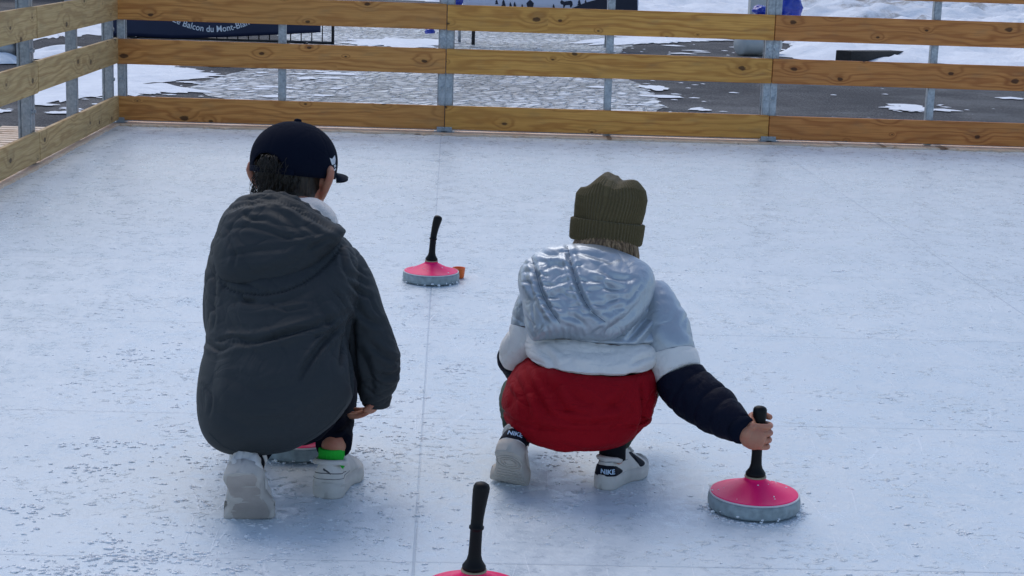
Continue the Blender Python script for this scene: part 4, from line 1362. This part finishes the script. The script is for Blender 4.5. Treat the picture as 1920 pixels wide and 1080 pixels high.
    for t, r in ((0, .0275), (.35, .0275), (.7, .0275), (.93, .0280), (1, .027), (1.0, .022)):
        cc = base * (1 - t) + top * t
        rows.append([cc + (r + (.0009 if k % 3 == 0 else 0)) * np.array([math.cos(2 * PI * k / n), 1.05 * math.sin(2 * PI * k / n), 0]) for k in range(n)])
    mb.grid(rows, caps=(False, False)).build('sock', SOCKG, root)
    # left shoe, on its toes with the sole turned to us
    bl_ = G(472, 973)
    s2, so2, pl2 = shoe(root, (bl_[0], bl_[1], 0), math.radians(1), .208, .108, tread=2, pitch=math.radians(58), roll=math.radians(-4), upper_mat=OFFWHITE, sole_mat=SOLED, side=-1, hgt=1.22, worn=.0085)
    lt2 = bvh(so2); rows = []
    wp = spline([(-.024, .004), (0, -.001 + .008), (.024, .004), (.034, .03), (.030, .07), (.038, .105), (.036, .138), (0, .143), (-.036, .138), (-.038, .105), (-.032, .07), (-.034, .03)], 60, True); cw = wp.mean(0)
    for r in np.linspace(.02, 1, 8): rows.append([pl2((*(cw + (p - cw) * r), -.0022 * (1 - r ** 6) - .0002)) for p in wp])
    MB().grid(rows, caps=(True, False)).build('worn_tread', SOLEW, so2)
    mb = MB(); top = pl2((0, .050, .105)); base = pl2((0, .046, .062)); mb.tube([base, top, top + (top - base) * .5], [.034, .033, .03], 30, caps=(False, True)); mb.build('sock', SOCKD, root)
    return root


build_boy()
# ------------------------------------------------------------------ the child in the colour-block puffer
def puffer_mat(name, col, rough, metal=0., spec=.4, cr=.5, sc=(22, 22, 22), dist=.01, weave=.1):
    t = NT(name)
    n = t.noise(t.coord(scale=(1, 1, .55)), 24, 4, .55, 1.1); n2 = t.noise(t.coord(), 60, 3, .5, .8); b_ = t.noise(t.coord(), 6, 3)
    c = t.mix(b_, tuple(a * .9 for a in col), tuple(min(1, a * 1.08) for a in col))
    n5 = t.noise(t.coord(scale=(1, 1, .7)), 17, 3, .5, 1.3); rd = t.ss(t.math('ABSOLUTE', t.math('SUBTRACT', n5, .5)), 0, .08)
    mk = t.ss(t.noise(t.coord(), 9, 2), .40, .6)
    bp = t.bump(n, cr, dist); bp = t.bump(n2, cr * .4, dist * .3, bp); bp = t.bump(t.math('MAXIMUM', rd, t.math('SUBTRACT', 1, mk)), .28, .003, bp)
    return t.fin(c, rough, bp, metal, spec)


SILVER = puffer_mat('silver_nylon', (.44, .485, .53), .45, .66, .35, .2, dist=.008)
PUFFWHITE = puffer_mat('off_white_nylon', (.80, .77, .73), .75, cr=.4, spec=.15)
PUFFRED = puffer_mat('red_nylon', (.31, .0035, .010), .75, cr=.5, spec=.12)
PUFFNAVY = puffer_mat('navy_nylon', (.0045, .006, .017), .7, cr=.5, spec=.12)
STITCH = plain('seam_thread', (.13, .16, .20), .7, .1, 60, 0)
KNIT = plain('olive_wool', (.125, .096, .046), .95, .3, 220, .8, .003, spec=.1, Sheen_Weight=.15)


def ringrow(L, Rr, Y, df, db, n=260, sup=.9, tilt=0., puff=0.):
    "one horizontal ring of a garment: silhouette pixels at the axis depth, front and back depth"
    a = W(L[0], L[1], Y); b = W(Rr[0], Rr[1], Y); c = (a + b) / 2; h = (b - a) / 2
    out = []
    hl = np.linalg.norm(h)
    for q in np.linspace(0, 2 * PI, n, endpoint=False):
        cs, sn = math.cos(q), math.sin(q)
        X = math.copysign(abs(cs) ** sup, cs); Z = math.copysign(abs(sn) ** sup, sn)
        d = df if Z > 0 else db
        out.append(c + h * X * (1 + puff / hl) + np.array([0, -1, tilt]) * (Z * (d + puff)))
    return out


def lerp_rows(keys, n):
    "keys: (v, L, R, Y, df, db)"
    vs = [k[0] for k in keys]; A = np.array([[*k[1], *k[2], k[3], k[4], k[5]] for k in keys], float)
    S = spline(np.column_stack([vs, A]), 400)
    t = np.linspace(vs[0], vs[-1], n)
    return t, np.stack([np.interp(t, S[:, 0], S[:, i + 1]) for i in range(7)], 1)


def wrinkle(P, nrm_c, amp, k, seed):
    return P


def build_child():
    g = G(1080, 915)
    root = empty('person', (g[0], 3.62, 0), 'child in olive knit beanie and silver, white and red puffer jacket gripping a pink stone', 'person', 'children squatting on the rink')
    # ---- jacket torso: bands of cloth between seams
    keys = [(0.0, (1040, 505), (1190, 512), 3.80, .05, .06),
            (0.5, (1000, 530), (1240, 545), 3.79, .085, .08),
            (1.0, (984, 560), (1262, 580), 3.775, .10, .10),
            (2.0, (988, 612), (1244, 632), 3.735, .118, .12),
            (3.0, (988, 668), (1226, 682), 3.70, .142, .13),
            (3.5, (966, 705), (1225, 716), 3.685, .148, .135),
            (4.0, (950, 745), (1223, 750), 3.67, .145, .135),
            (4.5, (955, 782), (1207, 784), 3.66, .135, .13),
            (5.0, (990, 816), (1180, 812), 3.65, .112, .11),
            (5.35, (1040, 830), (1150, 826), 3.645, .07, .07)]
    t, A = lerp_rows(keys, 180)
    bands = {'yoke': (0, 2.0), 'white_band': (2.0, 3.0), 'red_band': (3.0, 5.35)}
    mats = {'yoke': SILVER, 'white_band': PUFFWHITE, 'red_band': PUFFRED}
    seams = [2.0, 3.0, 4.32]
    jk = None; objs = {}
    for nm, (a, b_) in bands.items():
        tt = np.linspace(a, b_, int(70 * (b_ - a)) + 8)
        rows = []
        for x in tt:
            r = [np.interp(x, t, A[:, i]) for i in range(7)]
            d = min(abs(x - s) for s in seams)
            soft = .008 if x < 4 else .004
            pf = .011 * (1 - math.exp(-d * 5)) - .006 * math.exp(-(d / .05) ** 2)
            if abs(x - 4.32) == d: pf = .010 - .005 * math.exp(-(d / .07) ** 2)
            if nm == 'red_band' and x > 5.15: pf -= .010 * (x - 5.15) / .2
            rows.append(ringrow(r[0:2], r[2:4], r[4], r[5], r[6], puff=pf))
        mb = MB().grid(rows, caps=(nm == 'yoke', nm == 'red_band'))
        me = mb.mesh(nm)
        if nm == 'red_band':
            cr_ = [([(1205, 720), (1208, 770), (1196, 820)], 5, .008, .004), ([(985, 690), (1000, 730), (1030, 780)], 8, .006, .004), ([(1000, 680), (1040, 740), (1075, 790)], 10, .004, .004),
                   ([(965, 700), (985, 745), (990, 790)], 7, .004, .004), ([(1010, 770), (1090, 795), (1180, 785)], 6, .003, .003), ([(1060, 720), (1080, 745), (1120, 760)], 9, .003, .003), ([(1180, 720), (1165, 750), (1130, 770)], 9, .003, .003), ([(1040, 830), (1100, 846), (1160, 838)], 6, .003, .002), ([(1222, 740), (1212, 780), (1200, 805)], 4, .004, .002)]
            crease(me, [(a_, w_, d_ * 1.7, r_ * 1.5) for a_, w_, d_, r_ in cr_], .0035, 11, .0050, (9, 9, 13))
        elif nm == 'white_band':
            crease(me, [([(1225, 668), (1205, 672), (1185, 682)], 5, .007, .003), ([(1010, 655), (1030, 668), (1040, 690)], 6, .006, .004), ([(1040, 650), (1100, 660), (1150, 655)], 8, .003, .003), ([(1080, 690), (1140, 700), (1190, 695)], 7, .003, .003), ([(1220, 690), (1190, 700), (1170, 712)], 5, .003, .002)], .0025, 14, .0035, (10, 10, 16))
        else:
            crease(me, [([(1222, 560), (1190, 590), (1160, 630)], 6, .006, .006), ([(1235, 570), (1205, 605), (1175, 640)], 6, .006, .006), ([(1250, 590), (1225, 620), (1205, 645)], 6, .004, .004)], .002, 16, .004, (12, 12, 16))
        if jk is None:
            jk = link('jacket', me, mats[nm], root); objs[nm] = jk
        else: objs[nm] = link(nm, me, mats[nm], jk)
    # ---- hood, stuffed, hanging to the left
    Yt = lambda px, py: np.interp(py, [480, 560, 640], [3.74, 3.69, 3.635])
    ho = [(1065, 458), (1030, 463), (998, 478), (976, 500), (970, 530), (978, 565), (984, 600), (992, 628), (1004, 640), (1050, 636), (1100, 640), (1150, 636), (1188, 612), (1214, 575), (1228, 535), (1222, 505), (1204, 488), (1170, 472), (1120, 459)]
    hm = remesh(pillow(ho, (1095, 550), lambda x, y: Yt(x, y) - .00010 * (x - 1095), .088, .08, NR=28, NTH=140, pw=2.4), .0026, 5)
    # quilting: deep stitched lines with puckers running off them
    q1 = [(1064, 462), (1070, 490), (1078, 520), (1090, 552), (1108, 582), (1135, 604)]
    q2 = [(997, 482), (1005, 512), (1014, 545), (1030, 578), (1050, 606)]
    q3 = [(986, 590), (996, 612), (1003, 632)]
    C = [(q1, 4.5, .011, .006), (q2, 4.5, .010, .006), (q3, 4, .006, .003), ([(1212, 540), (1190, 575), (1150, 612), (1110, 628)], 7, .005, .005), ([(1204, 530), (1180, 562), (1150, 592)], 6, .004, .004)]
    rr = random.Random(4)
    for L in (q1, q2):
        P = spline(L, 40)
        for i in range(4, 37, 6):
            for sgn in (-1, 1):
                ln = rr.uniform(16, 38); dy = rr.uniform(-9, 6)
                p = P[i]; C.append(([tuple(p), (p[0] + sgn * ln * .5, p[1] + dy * .5 - 2), (p[0] + sgn * ln, p[1] + dy)], rr.uniform(2.6, 4), rr.uniform(.002, .0055), .0015))
    for k in range(9):
        x = 1010 + k * 21 + rr.uniform(-3, 3); C.append(([(x, 634), (x + rr.uniform(-6, 10), 625), (x + rr.uniform(-8, 16), 612)], 3, .003, .002))
    for pts in ([(1075, 470), (1110, 478), (1150, 490)], [(1120, 500), (1150, 520), (1190, 525)], [(1115, 545), (1140, 540), (1170, 548)], [(1130, 570), (1155, 560), (1180, 560)], [(1025, 500), (1045, 495), (1060, 505)], [(1025, 560), (1050, 550), (1070, 560)], [(1010, 470), (1030, 478), (1050, 476)], [(985, 520), (995, 540), (1000, 560)], [(1060, 590), (1085, 600), (1100, 615)], [(1100, 520), (1130, 530), (1150, 545)]):
        C.append((pts, 5, .004, .004))
    crease(hm, C, .0008, 10, .0022, (12, 12, 14))
    hood = link('hood', hm, SILVER, jk); ht = bvh(hood)
    for L in (q1, q2):
        P = spline(L, 50); mb = MB()
        pts = [hit(ht, p[0], p[1], .0005) for p in P]; pts = [p for p in pts if p is not None]
        mb.tube(pts, [.0007] * len(pts), 6); mb.build('stitching', STITCH, hood)
    # ---- sleeves
    def sleeve(path, rad, segs, n=90, side=1):
        "segs: (name, material, t0, t1, puffs)"
        P = spline(path, 200); R = np.interp(np.linspace(0, 1, 200), np.linspace(0, 1, len(rad)), rad)
        par = None
        for nm, mat, t0, t1, pf in segs:
            k = np.linspace(t0, t1, n); rows_p = [[np.interp(x, np.linspace(0, 1, 200), P[:, i]) for i in range(3)] for x in k]
            rs = []
            for i, x in enumerate(k):
                u = (x - t0) / (t1 - t0); u = (u + .05 * math.sin(9 * u) + .02 * math.sin(23 * u)) if pf > 1 else u; u = min(.9999, max(0, u)) * pf
                fr = u - math.floor(u); s = math.sin(PI * fr) ** .45 if 0 < fr < 1 else 0
                rs.append(np.interp(x, np.linspace(0, 1, 200), R) * (.905 + .10 * s))
            mb = MB().tube(rows_p, rs, 56, caps=(False, False))
            me = mb.mesh(nm); v, nn = vget(me)
            vset(me, v + nn * np.array([.0035 * noise.noise(Vector(p) * 20) + .0014 * noise.noise(Vector(p) * 60) - .005 * max(0, noise.noise(Vector(p) * 5 + Vector((3, 3, 3))) + .35) * (1 - abs(noise.noise(Vector((p[0] * 15, p[1] * 15, p[2] * 22))))) ** 9 for p in v])[:, None])
            par_o = link(nm, me, mat, par if par is not None else jk)
            if par is None: par = None
        return par
    sh = W(1232, 575, 3.735); el = W(1268, 705, 3.655); wr = W(1392, 806, SY - .012)
    pth = [W(1215, 545, 3.76), sh, W(1255, 640, 3.69), W(1276, 712, 3.645), W(1325, 758, 3.59), wr]
    sleeve(pth, [.045, .055, .056, .0585, .053, .0345], [('sleeve_shoulder', SILVER, 0, .375, 1), ('sleeve_stripe', PUFFWHITE, .37, .50, 1), ('sleeve', PUFFNAVY, .495, .985, 4)])
    d = wr - pth[-2]; d /= np.linalg.norm(d)
    MB().tube([wr - d * .012, wr + d * .004, wr + d * .010], [.0325, .0315, .029], 40, caps=(False, False)).build('cuff', NAVYCOT, jk)
    pl_ = [W(1010, 545, 3.75), W(995, 590, 3.745), W(984, 640, 3.74), W(966, 668, 3.79), W(985, 702, 3.92)]
    sleeve(pl_, [.04, .043, .043, .041, .03], [('sleeve_shoulder', SILVER, 0, .25, 1), ('sleeve_stripe', PUFFWHITE, .245, .54, 1), ('sleeve', PUFFNAVY, .535, 1, 3)])

    # ---- body
    hc = W(1140, 432, 3.83); yaw = math.radians(-14); Rh = rotz(yaw) @ rotx(math.radians(-16))
    mb = MB(); face_on(mb, hc, Rh, .87, -.6)
    pel = W(1090, 760, 3.64); chest = W(1110, 580, 3.74); nk = W(1135, 500, 3.79)
    mb.tube(spline([pel, W(1095, 680, 3.68), chest], 10), [.085, .09, .09, .085, .085, .085, .085, .08, .075, .06], 20, flat=(.75, 1))
    mb.tube([chest, nk, hc - np.array([0, 0, .03])], [.06, .043, .042], 16)
    hd = W(1417, 815, SY)
    aw = W(1398, 812, SY - .017)
    for pts, rad in (([W(1232, 575, 3.74), W(1258, 650, 3.69), W(1280, 716, 3.65), W(1330, 764, 3.59), aw], [.032, .03, .028, .024, .0175]),
                     ([W(1000, 580, 3.75), W(985, 640, 3.745), W(980, 675, 3.82), W(1000, 700, 3.95)], [.03, .027, .024, .017])):
        mb.tube(spline(pts, 20), np.interp(np.linspace(0, 1, 20), np.linspace(0, 1, len(rad)), rad), 16)
    # right hand closed on the handle: the handle axis at this height
    zc = hd[2]
    s_ = (zc - .0745)
    ax_ = lambda z: np.array([SX + .006 * math.cos(1.2) * max(0, ((z - .0745) - .06) / .108) ** 2, SY + .006 * math.sin(1.2) * max(0, ((z - .0745) - .06) / .108) ** 2, z])
    K = .0225   # handle radius plus flesh
    mb.tube([aw, aw * .45 + (ax_(zc) + np.array([-.016, -.016, .0])) * .55, ax_(zc) + np.array([-.010, -.0205, -.002])], [.019, .0235, .0235], 18, flat=(1.12, .62), up=(0, 0, 1))
    for i, dz in enumerate((.0238, .0083, -.0072, -.0220)):
        c = ax_(zc + dz); rr_ = (.0061, .0063, .0061, .0055)[i]
        sx = (1, 1.04, 1.0, .9)[i]
        pts = [c + np.array([-.012, -.021, .001]), c + np.array([.008, -.0215 * sx, .0]), c + np.array([.0215 * sx, -.013, -.001]), c + np.array([.0235 * sx, .004, -.002]), c + np.array([.013, .0185, -.003]), c + np.array([-.003, .0195, -.003])]
        mb.tube(spline(pts, 22), np.interp(np.linspace(0, 1, 22), [0, .3, .6, 1], [rr_ * 1.02, rr_ * 1.08, rr_, rr_ * .82]), 12)
    c = ax_(zc + .026)
    pts = [aw + np.array([.012, -.004, .016]), c + np.array([-.018, -.010, .002]), c + np.array([-.014, .013, .010]), c + np.array([.006, .0205, .014]), c + np.array([.024, .013, .010])]
    mb.tube(spline(pts, 20), np.interp(np.linspace(0, 1, 20), [0, .4, .75, 1], [.0105, .0095, .0082, .0066]), 12)
    # left hand resting ahead
    w1 = W(1000, 700, 3.95); mb.tube([w1, w1 + np.array([.02, .035, -.02])], [.017, .021], 14, flat=(1, .6))
    for i in range(4):
        k = w1 + np.array([.016 + .006 * i, .046 - .004 * i, -.012 - .008 * i]); finger(mb, [k, k + np.array([.01, .016, -.012]), k + np.array([.016, .016, -.026])], .0065, .005)
    k = w1 + np.array([.022, .016, -.005]); finger(mb, [k, k + np.array([.018, .006, -.008]), k + np.array([.026, .012, -.018])], .0075, .0055)
    # feet
    fl_ = G(958, 907); fr_ = G(1132, 922)
    yl = math.radians(12); yr = math.radians(31)
    Rs, Rso, plr = shoe(root, (fr_[0] - .006, fr_[1] + .014, 0), yr, .178, .078, upper_mat=OFFWHITE, sole_mat=SOLE, side=1, hgt=1.1)
    Ls, Lso, pll = shoe(root, (fl_[0], fl_[1], 0), yl, .205, .090, pitch=math.radians(47), roll=math.radians(7), upper_mat=OFFWHITE, sole_mat=SOLED, side=-1, hgt=1.08)
    # navy overlays and lettering on the shoes
    def overlay(pl, polys, par):
        tr_ = bvh(par); out = []
        return out
    rt_ = bvh(Rs); lt_ = bvh(Ls)

    ov = [(-.052, .032), (-.040, .058), (-.020, .064), (0, .066), (.020, .064), (.040, .058), (.056, .034), (.040, .031), (.0, .031), (-.040, .031)]
    patch('heel_overlay', rt_, plr, [(-.034, .031), (-.032, .052), (0, .056), (.028, .055), (.056, .048), (.076, .037), (.070, .031), (.02, .031)], SHOENAVY, Rs, 'wrap')
    word('heel_lettering', rt_, plr, 'NIKE', (.014, .0375), .0145, LOGO, Rs, 'wrap')
    seam('stitch_line', rt_, plr, [(-.05, .060), (0, .063), (.04, .061), (.09, .055)], STITCH, Rs, .0007)
    patch('side_overlay', rt_, plr, [(.092, .066), (.108, .064), (.126, .050), (.140, .034), (.114, .031), (.106, .046)], SHOENAVY, Rs, 'side')
    patch('heel_overlay', lt_, pll, [(-.055, .033), (-.046, .050), (-.024, .0605), (0, .062), (.024, .0605), (.046, .050), (.055, .033), (.03, .034), (.0, .035), (-.03, .034)], SHOENAVY, Ls, 'wrap')
    word('heel_lettering', lt_, pll, 'NIKE', (.002, .043), .0145, LOGO, Ls, 'wrap')
    # legs
    aR = plr((0, .048, .105)); aL = pll((0, .048, .10)); kR = W(1200, 720, 3.95); kL = W(978, 742, 3.92)
    for hip, kn, an, pl in ((W(1140, 760, 3.67), kR, aR, plr), (W(1040, 760, 3.67), kL, aL, pll)):
        mb.tube([hip, (hip + kn) / 2, kn], [.058, .052, .040], 18)
        mb.tube([kn, kn * .6 + an * .4, an], [.038, .036, .024], 18)
        mb.tube([an, pl((0, .050, .055)), pl((0, .10, .035)), pl((0, .128, .030))], [.023, .022, .018, .015], 12)
    bd = remesh(mb, .0017, 1)
    body = link('body', bd, SKIN, root)
    eyes(body, hc, Rh, .9)
    # trousers
    mb = MB()
    for hip, kn, an in ((W(1140, 755, 3.67), kR, aR), (W(1040, 755, 3.67), kL, aL)):
        mb.tube([hip, (hip + kn) / 2 + np.array([0, 0, .01]), kn], [.07, .066, .052], 20)
        mb.tube([kn, kn * .6 + an * .4, kn * .25 + an * .75, an + (kn - an) * .04], [.052, .05, .045, .041], 20, caps=(True, False))
    mb.ellipsoid(W(1090, 755, 3.67), (.10, .08, .075))
    tm = remesh(mb, .004, 3)
    crease(tm, [([(938, 760), (950, 764), (962, 758)], 3, .004, .003), ([(940, 775), (955, 779), (968, 772)], 3, .004, .003), ([(945, 790), (958, 793), (972, 785)], 3, .004, .003)], .003, 26)
    link('trousers', tm, JEANS, root)
    for pl, an in ((plr, aR), (pll, aL)):
        base = pl((0, .048, .060)); mb = MB(); mb.tube([base, an, an + (an - base) * .3], [.030, .029, .028], 30, caps=(False, True)); mb.build('sock', SOCKD, root)
    # ---- hair: strands escaping under the hat
    mb = MB(); mb.ellipsoid(hc + Rh @ np.array([0, -.010, .005]), (.067, .074, .084), Rh); mb.ellipsoid(hc + Rh @ np.array([0, -.030, -.045]), (.056, .042, .048), Rh)
    hm = remesh(mb, .004, 2); v, _ = vget(hm); q = (v - hc) @ Rh
    fr = (q[:, 1] > .03); q[fr, 1] = .03 + (q[fr, 1] - .03) * .3; q[fr, 0] *= .9
    vset(hm, q @ Rh.T + hc)
    hair = link('hair', hm, HAIRF, root)
    mb = MB(); rr = random.Random(21)
    for k in range(420):
        a = rr.uniform(-1.35, 1.9)
        r0 = np.array([.0665 * math.sin(a), -.008 - .073 * math.cos(a), -.020])
        L_ = rr.uniform(.05, .085) * (1.15 if a > .1 else .8); dx = rr.uniform(-.008, .008)
        pts = [hc + Rh @ (r0 * .99 + np.array([0, 0, .0])), hc + Rh @ (r0 * 1.09 + np.array([dx * .5, -.002, -.024])), hc + Rh @ (r0 * 1.05 + np.array([dx, .002, -.028 - L_ * .5])), hc + Rh @ (r0 * .86 + np.array([dx * 1.6, .0, -.028 - L_]))]
        mb.tube(spline(pts, 7), np.linspace(.0016, .0006, 7), 5)
    mb.build('strands', HAIRF, hair)
    # ---- beanie
    def bpt(a, v, cuff=False):
        "a around, v 0 at the brim .. 1 at the crown"
        prof_v = [0, .12, .3, .5, .68, .82, .92, 1.0]; prof_r = [.0765, .0765, .0785, .079, .076, .066, .045, .004]
        r = np.interp(v, prof_v, prof_r)
        z = -.020 + .145 * v ** .93
        x = r * math.sin(a); y = -r * 1.08 * math.cos(a)
        return x, y, z
    BR = rotz(yaw) @ roty(math.radians(3)) @ rotx(math.radians(-8))
    Cb = hc + np.array([-.003, 0, -.004])
    NA = 384; NRB = 64
    rows = []
    for v in np.linspace(0.0, .995, 80):
        row = []
        for a in np.linspace(0, 2 * PI, NA, endpoint=False):
            x, y, z = bpt(a, v); rib = .0017 * math.cos(NRB * a) * min(1, (1 - v) * 6)
            k = 1 + rib / max(.01, math.hypot(x, y))
            x *= k; y *= k
            # slouch: the two peaks of the gathered crown and the dip between them
            w_ = max(0, (v - .55) / .45)
            zz = z + .015 * w_ * math.exp(-((x + .016) / .018) ** 2) - .004 * w_ * math.exp(-((x - .012) / .010) ** 2) + .012 * w_ * math.exp(-((x - .045) / .022) ** 2) - .014 * w_ * math.exp(-((x + .055) / .02) ** 2)
            nse = .004 * noise.noise(Vector((x * 18, y * 18, z * 18)))
            x2 = x + (.014 * max(0, v - .3) * (1 if x > 0 else -.25)) + nse
            row.append(Cb + BR @ np.array([x2, y + nse, zz]))
        rows.append(row)
    bn = MB().grid(rows, caps=(False, True)).build('beanie', KNIT, root)
    rows = []
    for v, ro in ((0, .000), (.0, .003), (.02, .005), (.08, .006), (.17, .0062), (.25, .0056), (.305, .005), (.32, .0038), (.32, .001)):
        row = []
        for a in np.linspace(0, 2 * PI, NA, endpoint=False):
            x, y, z = bpt(a, v); r = math.hypot(x, y); k = 1 + (ro + .0019 * math.cos(NRB * a) * (1 if ro > .004 else 0) + .002 * noise.noise(Vector((x * 20, y * 20, 3)))) / r
            row.append(Cb + BR @ np.array([x * k, y * k, z - .004]))
        rows.append(row)
    MB().grid(rows, caps=(False, False)).build('turn_up', KNIT, bn)
    return root


build_child()
# ------------------------------------------------------------------ light
EL, AZ = math.radians(52), math.radians(-20)       # azimuth from +Y, positive to the right
w = bpy.data.worlds.new('World'); scn.world = w; w.use_nodes = True
nt = w.node_tree; bg = nt.nodes['Background']
sky = nt.nodes.new('ShaderNodeTexSky'); sky.sky_type = 'NISHITA'; sky.sun_disc = False
sky.sun_elevation = EL; sky.sun_rotation = AZ; sky.altitude = 1000; sky.air_density = 1.0; sky.dust_density = 2.5; sky.ozone_density = 1.0
nt.links.new(sky.outputs[0], bg.inputs[0]); bg.inputs[1].default_value = .12
ld = bpy.data.lights.new('sun', 'SUN'); ld.energy = .6; ld.angle = math.radians(40); ld.color = (1, .95, .88)
lo = bpy.data.objects.new('sun', ld); COL.objects.link(lo)
d = Vector((math.sin(AZ) * math.cos(EL), math.cos(AZ) * math.cos(EL), math.sin(EL)))
lo.rotation_euler = d.to_track_quat('Z', 'Y').to_euler(); lo.location = (0, 6, 8)
scn.view_settings.view_transform = 'Standard'; scn.view_settings.look = 'None'
scn.view_settings.exposure = 0.62; scn.view_settings.gamma = 1
